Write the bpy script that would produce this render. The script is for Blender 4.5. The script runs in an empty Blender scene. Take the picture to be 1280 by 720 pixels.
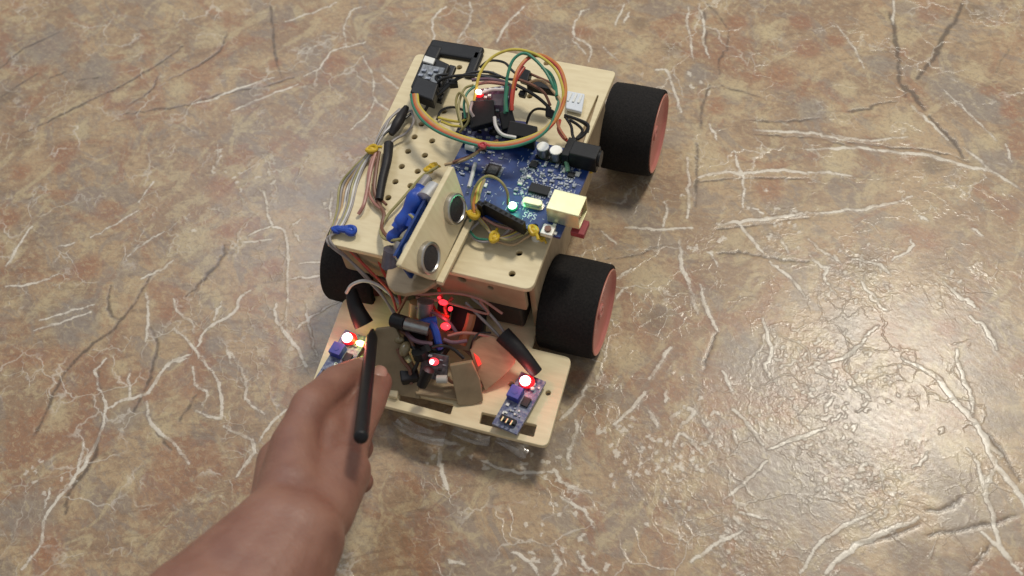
import bpy, bmesh, math, random
import numpy as np
from mathutils import Vector, Matrix

# ------------------------------------------------------------------ camera, light, exposure
SC = bpy.context.scene
COL = SC.collection
MM = 0.001
YAW, PITCH, ROLL = -.457, .992, -.175
CAM = Vector((167, -320, 496))            # millimetres above the floor
FPX = 1308.0
fw = Vector((math.sin(YAW)*math.cos(PITCH), math.cos(YAW)*math.cos(PITCH), -math.sin(PITCH)))
r0 = fw.cross(Vector((0, 0, 1))).normalized(); u0 = r0.cross(fw)
rt = math.cos(ROLL)*r0 + math.sin(ROLL)*u0
up = -math.sin(ROLL)*r0 + math.cos(ROLL)*u0
cd = bpy.data.cameras.new('camera'); co = bpy.data.objects.new('camera', cd); COL.objects.link(co)
co.matrix_world = Matrix(((rt.x, up.x, -fw.x, CAM.x*MM), (rt.y, up.y, -fw.y, CAM.y*MM), (rt.z, up.z, -fw.z, CAM.z*MM), (0, 0, 0, 1)))
cd.sensor_width = 36; cd.lens = 36*FPX/1280; cd.clip_start = .01; cd.clip_end = 50
cd.dof.use_dof = True; cd.dof.focus_distance = .555; cd.dof.aperture_fstop = 9.5
SC.camera = co

W = bpy.data.worlds.new('World'); SC.world = W; W.use_nodes = True
bg = W.node_tree.nodes['Background']; bg.inputs[0].default_value = (.93, .96, 1.0, 1); bg.inputs[1].default_value = .36

def area(name, loc, target, size, sizey, power, col):
    l = bpy.data.lights.new(name, 'AREA'); l.shape = 'RECTANGLE'; l.size = size; l.size_y = sizey; l.energy = power; l.color = col
    o = bpy.data.objects.new(name, l); COL.objects.link(o)
    o.location = loc; d = Vector(target) - Vector(loc); o.rotation_euler = d.to_track_quat('-Z', 'Y').to_euler()
    return o
area('ceiling_lamp', (.46, 1.04, 2.0), (0, 0, 0), .32, .32, 27, (1, .93, .80))
area('window_light', (-1.05, 1.15, 2.0), (0, 0, 0), .65, .65, 9, (.84, .89, 1.0))

SC.view_settings.view_transform = 'Standard'; SC.view_settings.look = 'None'
SC.view_settings.gamma = 1; SC.view_settings.use_curve_mapping = False
SC.view_settings.exposure = 0.16

random.seed(7); rng = np.random.default_rng(7)

# ------------------------------------------------------------------ helpers
def P(px, py, z):
    """point of the place seen at photo pixel (px, py) when it stands z mm above the floor"""
    d = fw + rt*((px-640)/FPX) + up*((360-py)/FPX)
    return CAM + d*((z-CAM.z)/d.z)
def PX(pts): return [P(*q) for q in pts]

def link(o, parent=None):
    COL.objects.link(o)
    if parent: o.parent = parent
    return o
def tag(o, label=None, cat=None, group=None, kind=None):
    if label: o['label'] = label
    if cat: o['category'] = cat
    if group: o['group'] = group
    if kind: o['kind'] = kind
    return o
def empty(name, loc=(0, 0, 0)):
    o = bpy.data.objects.new(name, None); o.location = loc; o.empty_display_size = .01
    return link(o)

class MB:
    def __init__(s): s.bm = bmesh.new()
    def box(s, c, size, rz=0, M=None):
        m = Matrix.Translation(Vector(c)) @ Matrix.Rotation(rz, 4, 'Z') @ Matrix.Diagonal((size[0], size[1], size[2], 1))
        if M is not None: m = M @ m
        bmesh.ops.create_cube(s.bm, size=1, matrix=m); return s
    def cyl(s, a, b, ra, rb=None, n=20, cap=True):
        a, b = Vector(a), Vector(b); rb = ra if rb is None else rb
        d = b-a; m = Matrix.Translation((a+b)/2) @ d.to_track_quat('Z', 'Y').to_matrix().to_4x4()
        bmesh.ops.create_cone(s.bm, cap_ends=cap, segments=n, radius1=ra, radius2=rb, depth=d.length, matrix=m); return s
    def ball(s, c, r, sc=(1, 1, 1), n=12):
        m = Matrix.Translation(Vector(c)) @ Matrix.Diagonal((sc[0], sc[1], sc[2], 1))
        bmesh.ops.create_uvsphere(s.bm, u_segments=n, v_segments=max(6, n//2+2), radius=r, matrix=m); return s
    def lathe(s, origin, axis, prof, n=48):
        """prof: (distance along axis, radius) list"""
        o = Vector(origin); ax = Vector(axis).normalized(); q = ax.to_track_quat('Z', 'Y')
        rings = []
        for t, r in prof:
            if r < 1e-6: rings.append([s.bm.verts.new(o+ax*t)]); continue
            rings.append([s.bm.verts.new(o+ax*t+q @ Vector((r*math.cos(k*math.tau/n), r*math.sin(k*math.tau/n), 0))) for k in range(n)])
        for A, B in zip(rings, rings[1:]):
            for k in range(n):
                k2 = (k+1) % n
                f = [A[k % len(A)], A[k2 % len(A)], B[k2 % len(B)], B[k % len(B)]]
                f = list(dict.fromkeys(f))
                if len(f) > 2: s.bm.faces.new(f)
        return s
    def tube(s, pts, r, n=8, sub=6, closed=False, jit=0):
        P_ = [Vector(p) for p in pts]
        if len(P_) > 2:
            out = []
            Q = [P_[0]*2-P_[1]] + P_ + [P_[-1]*2-P_[-2]]
            for i in range(1, len(Q)-2):
                for k in range(sub):
                    t = k/sub; a, b, c, d = Q[i-1:i+3]
                    out.append(.5*((2*b)+(c-a)*t+(2*a-5*b+4*c-d)*t*t+(3*b-a-3*c+d)*t**3))
            out.append(P_[-1]); P_ = out
        nrm = None; rings = []
        for i, p in enumerate(P_):
            d = (P_[min(i+1, len(P_)-1)]-P_[max(i-1, 0)]).normalized()
            if nrm is None: nrm = d.orthogonal().normalized()
            nrm = (nrm-d*nrm.dot(d)).normalized(); bi = d.cross(nrm)
            rr = r(i/(len(P_)-1)) if callable(r) else r
            rings.append([s.bm.verts.new(p+(nrm*math.cos(k*math.tau/n)+bi*math.sin(k*math.tau/n))*rr) for k in range(n)])
        for A, B in zip(rings, rings[1:]):
            for k in range(n): s.bm.faces.new((A[k], A[(k+1) % n], B[(k+1) % n], B[k]))
        s.bm.faces.new(rings[0][::-1]); s.bm.faces.new(rings[-1]); return s
    def poly(s, pts, thick, direction=None):
        """a plate: polygon of 3-D points given thickness along its normal"""
        v = [Vector(p) for p in pts]
        n = sum(((v[i]-v[0]).cross(v[(i+1) % len(v)]-v[0]) for i in range(1, len(v))), Vector()).normalized()
        if n.z > 0: n = -n
        c = sum(v, Vector())/len(v); v = [p-n*(p-c).dot(n) for p in v]
        A = [s.bm.verts.new(p) for p in v]; B = [s.bm.verts.new(p+n*thick) for p in v]
        s.bm.faces.new(A); s.bm.faces.new(B[::-1]); k = len(v)
        for i in range(k): s.bm.faces.new((A[i], B[i], B[(i+1) % k], A[(i+1) % k]))
        return s
    def build(s, name, mat, parent=None, smooth=False, bevel=0, seg=2, **kw):
        bmesh.ops.recalc_face_normals(s.bm, faces=s.bm.faces)
        bmesh.ops.scale(s.bm, vec=(MM, MM, MM), verts=s.bm.verts)
        # object origin at the centre of its own mesh
        if len(s.bm.verts):
            c = sum((v.co for v in s.bm.verts), Vector())/len(s.bm.verts)
            bmesh.ops.translate(s.bm, vec=-c, verts=s.bm.verts)
        me = bpy.data.meshes.new(name); s.bm.to_mesh(me); s.bm.free()
        me.materials.append(mat)
        if smooth:
            me.polygons.foreach_set('use_smooth', [True]*len(me.polygons))
            me.set_sharp_from_angle(angle=math.radians(42))
        o = bpy.data.objects.new(name, me); link(o)
        o.location = c
        if parent:
            o.parent = parent; o.location = c - world_loc(parent)
        if bevel:
            m = o.modifiers.new('bevel', 'BEVEL'); m.width = bevel*MM; m.segments = seg; m.limit_method = 'ANGLE'
        return tag(o, **kw)
def world_loc(o):
    v = Vector(o.location)
    while o.parent: o = o.parent; v += Vector(o.location)
    return v

def rounded(pts, r, n=5):
    out = []; k = len(pts)
    for i in range(k):
        p = Vector(pts[i][:2]); a = Vector(pts[i-1][:2]); b = Vector(pts[(i+1) % k][:2])
        rr = pts[i][2] if len(pts[i]) > 2 else r
        if rr <= 0: out.append(p); continue
        da, db = (a-p).normalized(), (b-p).normalized()
        rr = min(rr, (a-p).length*.45, (b-p).length*.45)
        for j in range(n+1):
            t = j/n; out.append((p+da*rr)*(1-t)**2+p*2*t*(1-t)+(p+db*rr)*t*t)
    return out
def plate(name, outline, z, thick, mat, parent, holes=(), slots=(), r=3, M=None, bevel=.35, **kw):
    """flat sheet with real holes: filled 2-D curve, extruded; z is its top"""
    cu = bpy.data.curves.new('c', 'CURVE'); cu.dimensions = '2D'; cu.fill_mode = 'BOTH'
    def spl(ps):
        sp = cu.splines.new('POLY'); sp.points.add(len(ps)-1); sp.use_cyclic_u = True
        for q, p in zip(sp.points, ps): q.co = (p[0]*MM, p[1]*MM, 0, 1)
    spl(rounded(outline, r))
    for cx, cy, hr in holes: spl([(cx+hr*math.cos(a*math.tau/20), cy+hr*math.sin(a*math.tau/20)) for a in range(20)])
    for s_ in slots: spl(rounded(s_, .6, 3))
    cu.extrude = (thick/2-bevel)*MM; cu.bevel_depth = bevel*MM; cu.offset = -bevel*MM; cu.bevel_resolution = 1
    o = bpy.data.objects.new('c', cu); COL.objects.link(o)
    bpy.context.view_layer.update()
    dg = bpy.context.evaluated_depsgraph_get()
    me = bpy.data.meshes.new_from_object(o.evaluated_get(dg)); bpy.data.objects.remove(o)
    me.name = name
    M2 = (M if M is not None else Matrix.Translation((0, 0, (z-thick/2)*MM)))
    me.transform(M2)
    me.materials.clear(); me.materials.append(mat)
    me.polygons.foreach_set('use_smooth', [True]*len(me.polygons)); me.set_sharp_from_angle(angle=math.radians(35))
    ob = bpy.data.objects.new(name, me); link(ob)
    if parent: ob.parent = parent; ob.location = -world_loc(parent)
    return tag(ob, **kw)
def text(name, s, px, py, z, size, rz, mat, parent):
    cu = bpy.data.curves.new('t', 'FONT'); cu.body = s; cu.size = size*MM; cu.extrude = .03*MM; cu.align_x = 'CENTER'; cu.align_y = 'CENTER'; cu.space_character = 1.1
    o = bpy.data.objects.new('t', cu); COL.objects.link(o); bpy.context.view_layer.update()
    me = bpy.data.meshes.new_from_object(o.evaluated_get(bpy.context.evaluated_depsgraph_get())); bpy.data.objects.remove(o)
    me.materials.clear(); me.materials.append(mat)
    ob = bpy.data.objects.new(name, me); link(ob); ob.rotation_euler = (0, 0, rz)
    ob.location = P(px, py, z)*MM
    if parent: ob.parent = parent; ob.location = ob.location - world_loc(parent)
    return ob

# ------------------------------------------------------------------ materials
def mat(name, col, rough=.5, metal=0, col2=None, scale=300, amount=.5, bump=0, bscale=None, emit=None, estr=0, coat=0, trans=0, spec=.5, stretch=None, sss=0):
    m = bpy.data.materials.new(name); m.use_nodes = True; nt = m.node_tree; b = nt.nodes['Principled BSDF']
    b.inputs['Base Color'].default_value = (*col, 1); b.inputs['Roughness'].default_value = rough; b.inputs['Metallic'].default_value = metal
    b.inputs['Coat Weight'].default_value = coat; b.inputs['Transmission Weight'].default_value = trans; b.inputs['Specular IOR Level'].default_value = spec
    if sss: b.inputs['Subsurface Weight'].default_value = sss; b.inputs['Subsurface Radius'].default_value = (.006, .002, .001)
    if emit: b.inputs['Emission Color'].default_value = (*emit, 1); b.inputs['Emission Strength'].default_value = estr
    tc = nt.nodes.new('ShaderNodeTexCoord'); mp = nt.nodes.new('ShaderNodeMapping'); nt.links.new(tc.outputs['Object'], mp.inputs[0])
    if stretch: mp.inputs['Scale'].default_value = stretch
    no = nt.nodes.new('ShaderNodeTexNoise'); no.inputs['Scale'].default_value = scale; no.inputs['Detail'].default_value = 6; nt.links.new(mp.outputs[0], no.inputs[0])
    if col2:
        rp = nt.nodes.new('ShaderNodeMapRange'); rp.inputs[1].default_value = .5-.25/max(amount, .01)*.5; rp.inputs[2].default_value = .5+.25/max(amount, .01)*.5
        nt.links.new(no.outputs[0], rp.inputs[0])
        mx = nt.nodes.new('ShaderNodeMix'); mx.data_type = 'RGBA'; mx.inputs[6].default_value = (*col, 1); mx.inputs[7].default_value = (*col2, 1)
        nt.links.new(rp.outputs[0], mx.inputs[0]); nt.links.new(mx.outputs[2], b.inputs['Base Color'])
    if bump:
        bp = nt.nodes.new('ShaderNodeBump'); bp.inputs['Strength'].default_value = bump; bp.inputs['Distance'].default_value = .0004
        n2 = nt.nodes.new('ShaderNodeTexNoise'); n2.inputs['Scale'].default_value = bscale or scale*2; n2.inputs['Detail'].default_value = 4
        nt.links.new(mp.outputs[0], n2.inputs[0]); nt.links.new(n2.outputs[0], bp.inputs['Height']); nt.links.new(bp.outputs[0], b.inputs['Normal'])
    return m
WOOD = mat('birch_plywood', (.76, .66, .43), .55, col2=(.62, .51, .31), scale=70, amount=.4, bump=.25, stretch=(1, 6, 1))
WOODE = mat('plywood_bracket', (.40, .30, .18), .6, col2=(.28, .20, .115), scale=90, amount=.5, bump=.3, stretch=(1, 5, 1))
FOAM = mat('black_foam_rubber', (.011, .010, .010), .85, col2=(.020, .018, .017), scale=900, amount=.8, bump=.7, bscale=2200, spec=.2)
RIM = mat('salmon_red_plastic', (.52, .18, .145), .42, col2=(.44, .14, .115), scale=120, amount=.4, bump=.1)
RIML = mat('pale_red_plastic_edge', (.55, .24, .17), .45, col2=(.48, .19, .13), scale=200)
PCB = mat('blue_circuit_board', (.012, .045, .20), .38, col2=(.008, .025, .12), scale=300, amount=.7, bump=.1)
PCBD = mat('dark_purple_circuit_board', (.025, .028, .14), .4, col2=(.04, .04, .11), scale=400)
PCBG = mat('grey_blue_circuit_board', (.05, .06, .16), .4, col2=(.24, .26, .32), scale=700, amount=.9)
BLK = mat('black_plastic', (.007, .007, .008), .42, col2=(.012, .012, .013), scale=300, bump=.1, spec=.3)
SHR = mat('black_shrink_tube', (.010, .009, .010), .5, col2=(.018, .015, .016), scale=200, bump=.3, bscale=500, spec=.3)
WHT = mat('white_plastic', (.75, .75, .70), .4, col2=(.66, .66, .62), scale=300)
STEEL = mat('glare_yellow_steel', (.98, .96, .62), .28, .75, col2=(.96, .93, .55), scale=200, bump=.08)  # yellow-white tint puts the clipped lamp reflection into the steel colour
STEELD = mat('brushed_aluminium', (.60, .58, .55), .35, 1, col2=(.45, .43, .42), scale=500)
SOLD = mat('solder_and_tin', (.36, .38, .42), .45, .3, col2=(.12, .14, .19), scale=900, amount=.9)
SILK = mat('white_silkscreen', (.62, .66, .72), .6, col2=(.5, .55, .65), scale=900)
MESH = mat('black_sensor_mesh', (.012, .010, .012), .6, col2=(.03, .026, .03), scale=1500, amount=.9, bump=.6, bscale=1800)
BLUT = mat('blue_insulating_tape', (.015, .075, .42), .35, col2=(.02, .05, .30), scale=150, bump=.35)
POT = mat('blue_trimmer_plastic', (.03, .05, .33), .45, col2=(.04, .04, .25), scale=300)
YEL = mat('yellow_tie_plastic', (.62, .42, .02), .4, col2=(.50, .32, .02), scale=300, bump=.3)
SKIN = mat('skin', (.29, .145, .10), .5, col2=(.20, .088, .062), scale=70, amount=.5, bump=.6, bscale=520, sss=.12)
NAIL = mat('finger_nail', (.42, .24, .19), .3, col2=(.36, .19, .14), scale=100)
LEDR = mat('red_led_glow', (.8, .02, .02), .3, emit=(1, .0, .012), estr=.75)
LEDW = mat('red_led_core', (1, .8, .8), .3, emit=(1, .80, .82), estr=6)
LEDG = mat('green_led_core', (.8, 1, .9), .3, emit=(.72, 1, .84), estr=6)
LEDGL = mat('green_led_lens', (.02, .6, .2), .3, emit=(.02, .55, .18), estr=.35)
LEDY = mat('yellow_green_led', (.8, 1, .3), .3, emit=(.85, 1, .25), estr=5)
WC = {n: mat(n+'_wire_insulation', c, .42, col2=tuple(x*.75 for x in c), scale=250) for n, c in dict(
    black=(.014, .014, .015), orange=(.60, .22, .05), yellow=(.62, .50, .08), green=(.03, .20, .12), red=(.50, .06, .035), brown=(.20, .085, .05),
    grey=(.30, .27, .26), white=(.62, .60, .58), pink=(.42, .20, .16), olive=(.34, .30, .12), purple=(.16, .09, .12), copper=(.45, .16, .07), tan=(.50, .34, .18)).items()}

# ------------------------------------------------------------------ floor
WV = [  # raised pale veins, partly printed, partly glints put in as pale colour: width px, photo points they pass through
 (3,[(240,130),(270,122),(300,110),(343,97)]),(2.5,[(290,138),(315,128),(340,118),(373,105)]),(2.2,[(357,27),(397,13),(420,3)]),(2,[(370,68),(407,53)]),
 (2.2,[(380,95),(400,85),(413,65),(437,58),(457,52)]),(2,[(433,58),(430,33),(440,13),(457,8)]),(2,[(453,70),(467,97),(468,123),(485,137)]),(1.8,[(468,123),(460,143),(437,163)]),
 (2.5,[(477,93),(497,110)]),(2.2,[(453,167),(462,180)]),(2.4,[(542,50),(543,20),(558,8)]),(1.6,[(373,143),(380,127)]),(1.8,[(272,180),(270,205)]),
 (2.2,[(7,333),(23,307),(40,283)]),(2.5,[(7,358),(40,355),(73,343)]),(2.4,[(43,413),(80,402),(113,390)]),(1.8,[(50,400),(90,388),(118,381)]),(2.4,[(177,348),(200,338),(217,325)]),
 (3,[(182,367),(185,393),(182,427)]),(3.2,[(247,433),(260,410),(293,390),(300,373),(313,363)]),(2,[(267,400),(277,377)]),(2.4,[(217,373),(223,390),(240,403),(242,417)]),
 (2.4,[(220,413),(240,433),(257,458)]),(2.4,[(207,458),(220,450),(240,443)]),(1.8,[(173,253),(192,227)]),(1.8,[(113,297),(143,280),(173,263)]),(2,[(73,308),(93,303)]),(2.2,[(160,320),(187,300),(205,290)]),
 (2.2,[(283,437),(290,457)]),(3,[(360,348),(385,347),(407,343)]),(2,[(373,330),(413,327)]),(2.6,[(370,412),(393,393),(427,375)]),(2.6,[(383,380),(387,413),(397,447)]),
 (3.4,[(345,380),(345,397),(357,417),(373,437),(383,458)]),(3,[(357,407),(360,353),(357,293),(340,280),(330,240)]),(2.6,[(300,303),(320,302),(340,299)]),(2,[(310,295),(340,282)]),
 (2.4,[(363,285),(377,273)]),(2.4,[(367,288),(375,302)]),(2.6,[(415,240),(413,273)]),
 (3,[(117,463),(126,491),(132,512),(121,553),(89,603),(58,646),(51,681),(27,712)]),(3,[(132,512),(156,500),(183,491),(210,457),(233,448)]),(2,[(161,459),(163,498)]),
 (2.4,[(241,459),(245,483),(259,491),(253,508)]),(2.6,[(253,444),(272,479),(276,522),(245,514)]),(3,[(280,533),(319,557),(296,596)]),(2.4,[(323,553),(342,525),(366,506)]),
 (2.6,[(288,440),(307,475),(307,498),(331,518)]),(3,[(183,502),(189,529),(218,557),(236,580)]),(2,[(62,611),(56,635)]),(2.4,[(105,553),(97,588)]),(2,[(117,463),(133,448)]),
 (2.4,[(737,11),(725,17),(717,42),(737,58),(736,77)]),(2,[(715,48),(732,67)]),(1.8,[(780,5),(769,33)]),(1.8,[(787,15),(780,28)]),(1.8,[(752,57),(772,75)]),(3,[(621,54),(632,32),(655,8)]),
 (2.4,[(587,2),(589,22),(572,52)]),(2,[(860,8),(861,38),(867,75)]),(2.4,[(874,5),(880,32),(880,55),(887,73)]),(2,[(887,155),(896,175)]),(2.4,[(820,87),(835,90),(845,122),(852,140)]),
 (3.4,[(942,162),(980,165),(1015,166),(1032,170),(1060,175)]),(2.6,[(1117,0),(1117,30)]),(3,[(1140,132),(1160,150),(1185,175)]),(2.6,[(1040,167),(1055,172),(1090,176),(1135,171)]),
 (2,[(1045,30),(1065,55),(1080,85)]),(2,[(1180,112),(1215,145),(1245,175)]),(2.8,[(859,197),(861,236),(859,272)]),(3.6,[(873,222),(896,216),(934,216),(979,213),(1009,217)]),
 (3,[(918,188),(923,208),(930,224),(929,260)]),(2.6,[(830,252),(833,263),(829,283)]),(3,[(782,284),(818,286),(865,285)]),(4.2,[(896,280),(934,276),(990,269),(1012,266)]),
 (2.8,[(922,279),(940,299),(954,316)]),(3,[(962,327),(984,344),(1007,372)]),(3.4,[(850,299),(851,327),(861,355),(869,379)]),(3,[(875,355),(882,379)]),(2.6,[(976,297),(986,316)]),
 (2,[(887,316),(897,333)]),(2.4,[(940,260),(954,267)]),(2.6,[(770,348),(790,335)]),(1.8,[(770,374),(782,360)]),(2,[(751,288),(770,305)]),
 (3,[(1010,215),(1035,216),(1065,220)]),(4,[(1010,187),(1065,185),(1115,190),(1165,195),(1218,210),(1238,213),(1271,233)]),(2.4,[(1204,183),(1238,212)]),(2,[(1257,180),(1265,202)]),
 (3.6,[(1010,266),(1071,262),(1107,256),(1140,245)]),(3,[(1010,299),(1032,316),(1052,330)]),(3,[(1013,319),(1027,333),(1036,334),(1031,347),(1043,366)]),(3.4,[(1065,324),(1099,331),(1113,344)]),
 (3,[(1077,352),(1096,374)]),(2.6,[(1115,326),(1138,312),(1138,299)]),(3.6,[(1179,352),(1202,372),(1215,379)]),(2.6,[(1215,285),(1229,295)]),(2.4,[(1149,269),(1160,276)]),
 (4,[(839,434),(811,474)]),(4,[(808,489),(799,499),(767,531)]),(3.4,[(733,481),(722,503),(700,525)]),(3,[(719,525),(721,537),(712,564)]),(3.4,[(833,489),(831,503)]),(4,[(811,514),(822,534)]),
 (3.4,[(850,513),(839,525)]),(3.6,[(850,534),(867,517),(861,510)]),(3.6,[(842,559),(850,542),(867,553),(878,567)]),(3.6,[(875,556),(892,546),(878,525)]),(3,[(864,370),(872,392)]),
 (4,[(878,370),(886,392),(897,414)]),(3.6,[(903,464),(915,489)]),(4,[(953,398),(965,439),(957,459),(964,473)]),(4,[(930,523),(954,556)]),(3.4,[(917,537),(922,556)]),
 (3.6,[(960,562),(1007,545),(1032,535)]),(6,[(1127,448),(1166,469),(1193,501),(1218,528),(1238,556),(1252,570)]),(4,[(1196,437),(1202,467),(1214,498),(1217,520)]),
 (5,[(1213,395),(1232,412),(1246,437)]),(4,[(1210,373),(1218,384)]),(4,[(1088,370),(1110,389)]),(3.6,[(1081,420),(1099,407)]),(3.6,[(1035,453),(1063,441),(1082,423)]),(3.4,[(1032,509),(1043,496)]),
 (3.4,[(1065,484),(1082,492),(1088,500)]),(3.2,[(1070,514),(1088,512)]),(3.2,[(1040,528),(1052,517)]),(3,[(1174,542),(1180,534)]),(3.6,[(905,624),(935,600),(959,576)]),(3.6,[(864,702),(897,679),(930,662)]),
 (3.6,[(1000,716),(1024,679),(1048,662),(1097,636)]),(5.5,[(1032,717),(1062,687),(1105,665),(1147,647)]),(3.6,[(692,587),(707,604),(739,616)]),(2.4,[(710,560),(710,587)]),
 (4,[(1209,561),(1222,580),(1230,607),(1237,630),(1244,665),(1262,700),(1277,717)]),(4,[(1245,582),(1236,600),(1231,610)]),(4,[(1227,665),(1250,685),(1262,700)]),
 (5.5,[(1225,540),(1245,580),(1267,607),(1285,640)]),(3,[(1140,585),(1152,577),(1159,565)]),(4,[(628,550),(645,562),(656,572)]),(4,[(548,560),(552,590),(560,612)]),(3,[(640,690),(665,706),(672,720)]),
 (3,[(690,688),(700,705),(690,720)]),(3,[(722,690),(730,706),(745,716)]),(3,[(560,700),(580,706)]),(3,[(520,545),(555,552),(575,556)]),(2.6,[(600,575),(640,590),(690,590)]),
 (2.6,[(1196,366),(1203,377)]),(2.6,[(700,620),(730,640),(742,660)]),(3,[(930,523),(915,512)]),(2.4,[(925,640),(960,648)]),
]
DV = [  # darker printed veins / grooves
 (4,[(20,172),(67,148),(107,128),(150,108),(187,87),(213,70),(228,58)]),(4,[(160,132),(187,115),(197,97)]),(4.5,[(153,143),(187,138),(227,133),(253,125),(300,113),(330,108),(367,97)]),
 (5,[(210,100),(247,83),(277,60),(283,40)]),(4,[(0,122),(47,92)]),(5,[(63,97),(83,90)]),(4,[(97,100),(123,97)]),(6,[(337,3),(340,33),(343,67),(352,97)]),
 (5,[(87,458),(110,435),(143,410),(173,370),(193,337)]),(3,[(138,358),(135,385),(150,402)]),(6,[(233,370),(257,347),(277,323),(280,307)]),(5,[(188,410),(197,430),(190,458),(183,483),(167,514)]),
 (6,[(128,529),(117,572),(90,611),(82,642)]),(5,[(97,448),(78,471),(51,529),(42,545)]),(5,[(249,491),(224,526)]),(4,[(123,465),(126,500)]),(4,[(196,540),(215,562)]),
 (4,[(880,15),(881,57),(887,72)]),(4.5,[(885,5),(902,25),(910,37),(907,62),(899,75),(899,92)]),(4.5,[(887,107),(877,135),(876,160)]),(4,[(902,107),(932,116),(957,124)]),(4,[(932,150),(977,152),(1005,149),(1032,147)]),
 (9,[(1112,15),(1117,35),(1122,62),(1124,92),(1132,120)]),(10,[(1202,5),(1195,25),(1180,45),(1172,65),(1160,80),(1147,98)]),(9,[(1132,107),(1145,122),(1155,137)]),(9,[(1162,145),(1177,162),(1195,180),(1204,197)]),
 (5,[(1060,139),(1085,136),(1097,130),(1120,127)]),(5,[(871,180),(871,216),(869,260)]),(4,[(757,324),(795,319),(820,309),(845,305)]),(4,[(898,317),(929,316),(957,323),(1009,327)]),
 (4.5,[(1060,178),(1115,184),(1177,191),(1210,202)]),(4,[(942,168),(980,171),(1015,172),(1055,181)]),(3.5,[(873,228),(930,222),(1010,223)]),(3.5,[(896,286),(940,282),(1012,272)]),
 (4,[(896,416),(885,442),(880,462)]),(5,[(1157,637),(1185,635),(1202,622)]),(5,[(1160,670),(1230,657),(1270,645)]),(6,[(1237,680),(1212,715)]),(8,[(1230,540),(1252,565),(1275,600)]),
 (5,[(1065,680),(1110,672),(1150,655)]),(4,[(1245,90),(1262,60)]),(4,[(30,60),(75,40)]),(3,[(0,85),(30,60)]),
]
BL = [  # colour patches of the print, violet beside the car also painted glare: px, py, radius px, kind (0 rust, 1 grey violet, 2 cream, 3 brown)
 (80,190,30,0),(8,275,28,0),(25,215,25,0),(275,235,30,0),(110,335,30,0),(1010,62,28,0),(975,95,34,0),(1045,50,20,0),(1000,28,24,0),(920,28,24,0),(895,135,18,0),(728,40,24,0),(420,78,26,0),(485,40,16,0),
 (343,80,16,0),(285,290,18,0),(210,395,20,0),(1262,140,16,0),(945,95,15,0),(720,470,16,0),(1150,300,38,0),(1185,410,18,0),(75,210,16,0),(340,335,22,0),(60,690,24,0),(50,520,20,0),(960,235,30,0),
 (60,60,60,1),(120,95,50,1),(90,400,50,1),(310,120,34,1),(870,92,22,1),(1015,135,30,1),(420,245,60,1),(400,330,46,1),(785,262,38,1),(945,460,70,1),(1100,80,26,1),(1185,110,40,1),(1230,135,36,1),(980,600,90,1),
 (1060,520,70,1),(200,410,30,1),(40,640,50,1),(760,90,24,1),(880,20,14,1),(1200,650,40,1),(1060,400,34,1),(160,520,34,1),(110,250,34,1),(690,560,50,1),(270,430,20,1),(1250,200,30,1),
 (265,45,40,2),(100,165,22,2),(150,120,16,2),(1120,160,44,2),(1130,50,26,2),(810,345,44,2),(1050,200,34,2),(1215,90,30,2),(870,30,10,2),(960,40,26,2),(1060,110,24,2),(225,110,24,2),(400,200,36,2),(190,380,12,2),
 (880,200,50,2),(70,520,34,2),(1240,175,26,2),(780,440,34,2),(920,110,30,2),(240,300,40,2),(700,20,20,2),(150,460,22,2),(800,60,26,2),(1200,560,30,2),(200,540,24,2),
 (1215,15,26,3),(1240,480,34,3),(1165,205,24,3),(1190,410,20,3),(1250,530,30,3),(30,180,24,3),(100,110,14,3),(790,230,30,3),(740,500,26,3),(800,30,20,3),(840,60,24,3),(1080,330,30,3),(820,400,24,3),(10,120,20,3),(345,345,18,3),(1180,600,30,3),(1140,690,40,3),
]
GL = [(300,215,38),(330,240,16),(225,285,16),(880,298,30),(885,98,24),(1070,350,45),(960,265,30),(870,545,45),(1000,500,70),(1090,470,45),(1090,590,55),(1040,560,60),(820,600,60),(690,590,50),(600,560,30),
      (700,700,60),(930,690,50),(420,255,22),(970,300,30),(780,560,40),(1180,360,25),(860,240,14),(760,530,20),(1020,450,50),(50,600,30),(560,585,30)]

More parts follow.
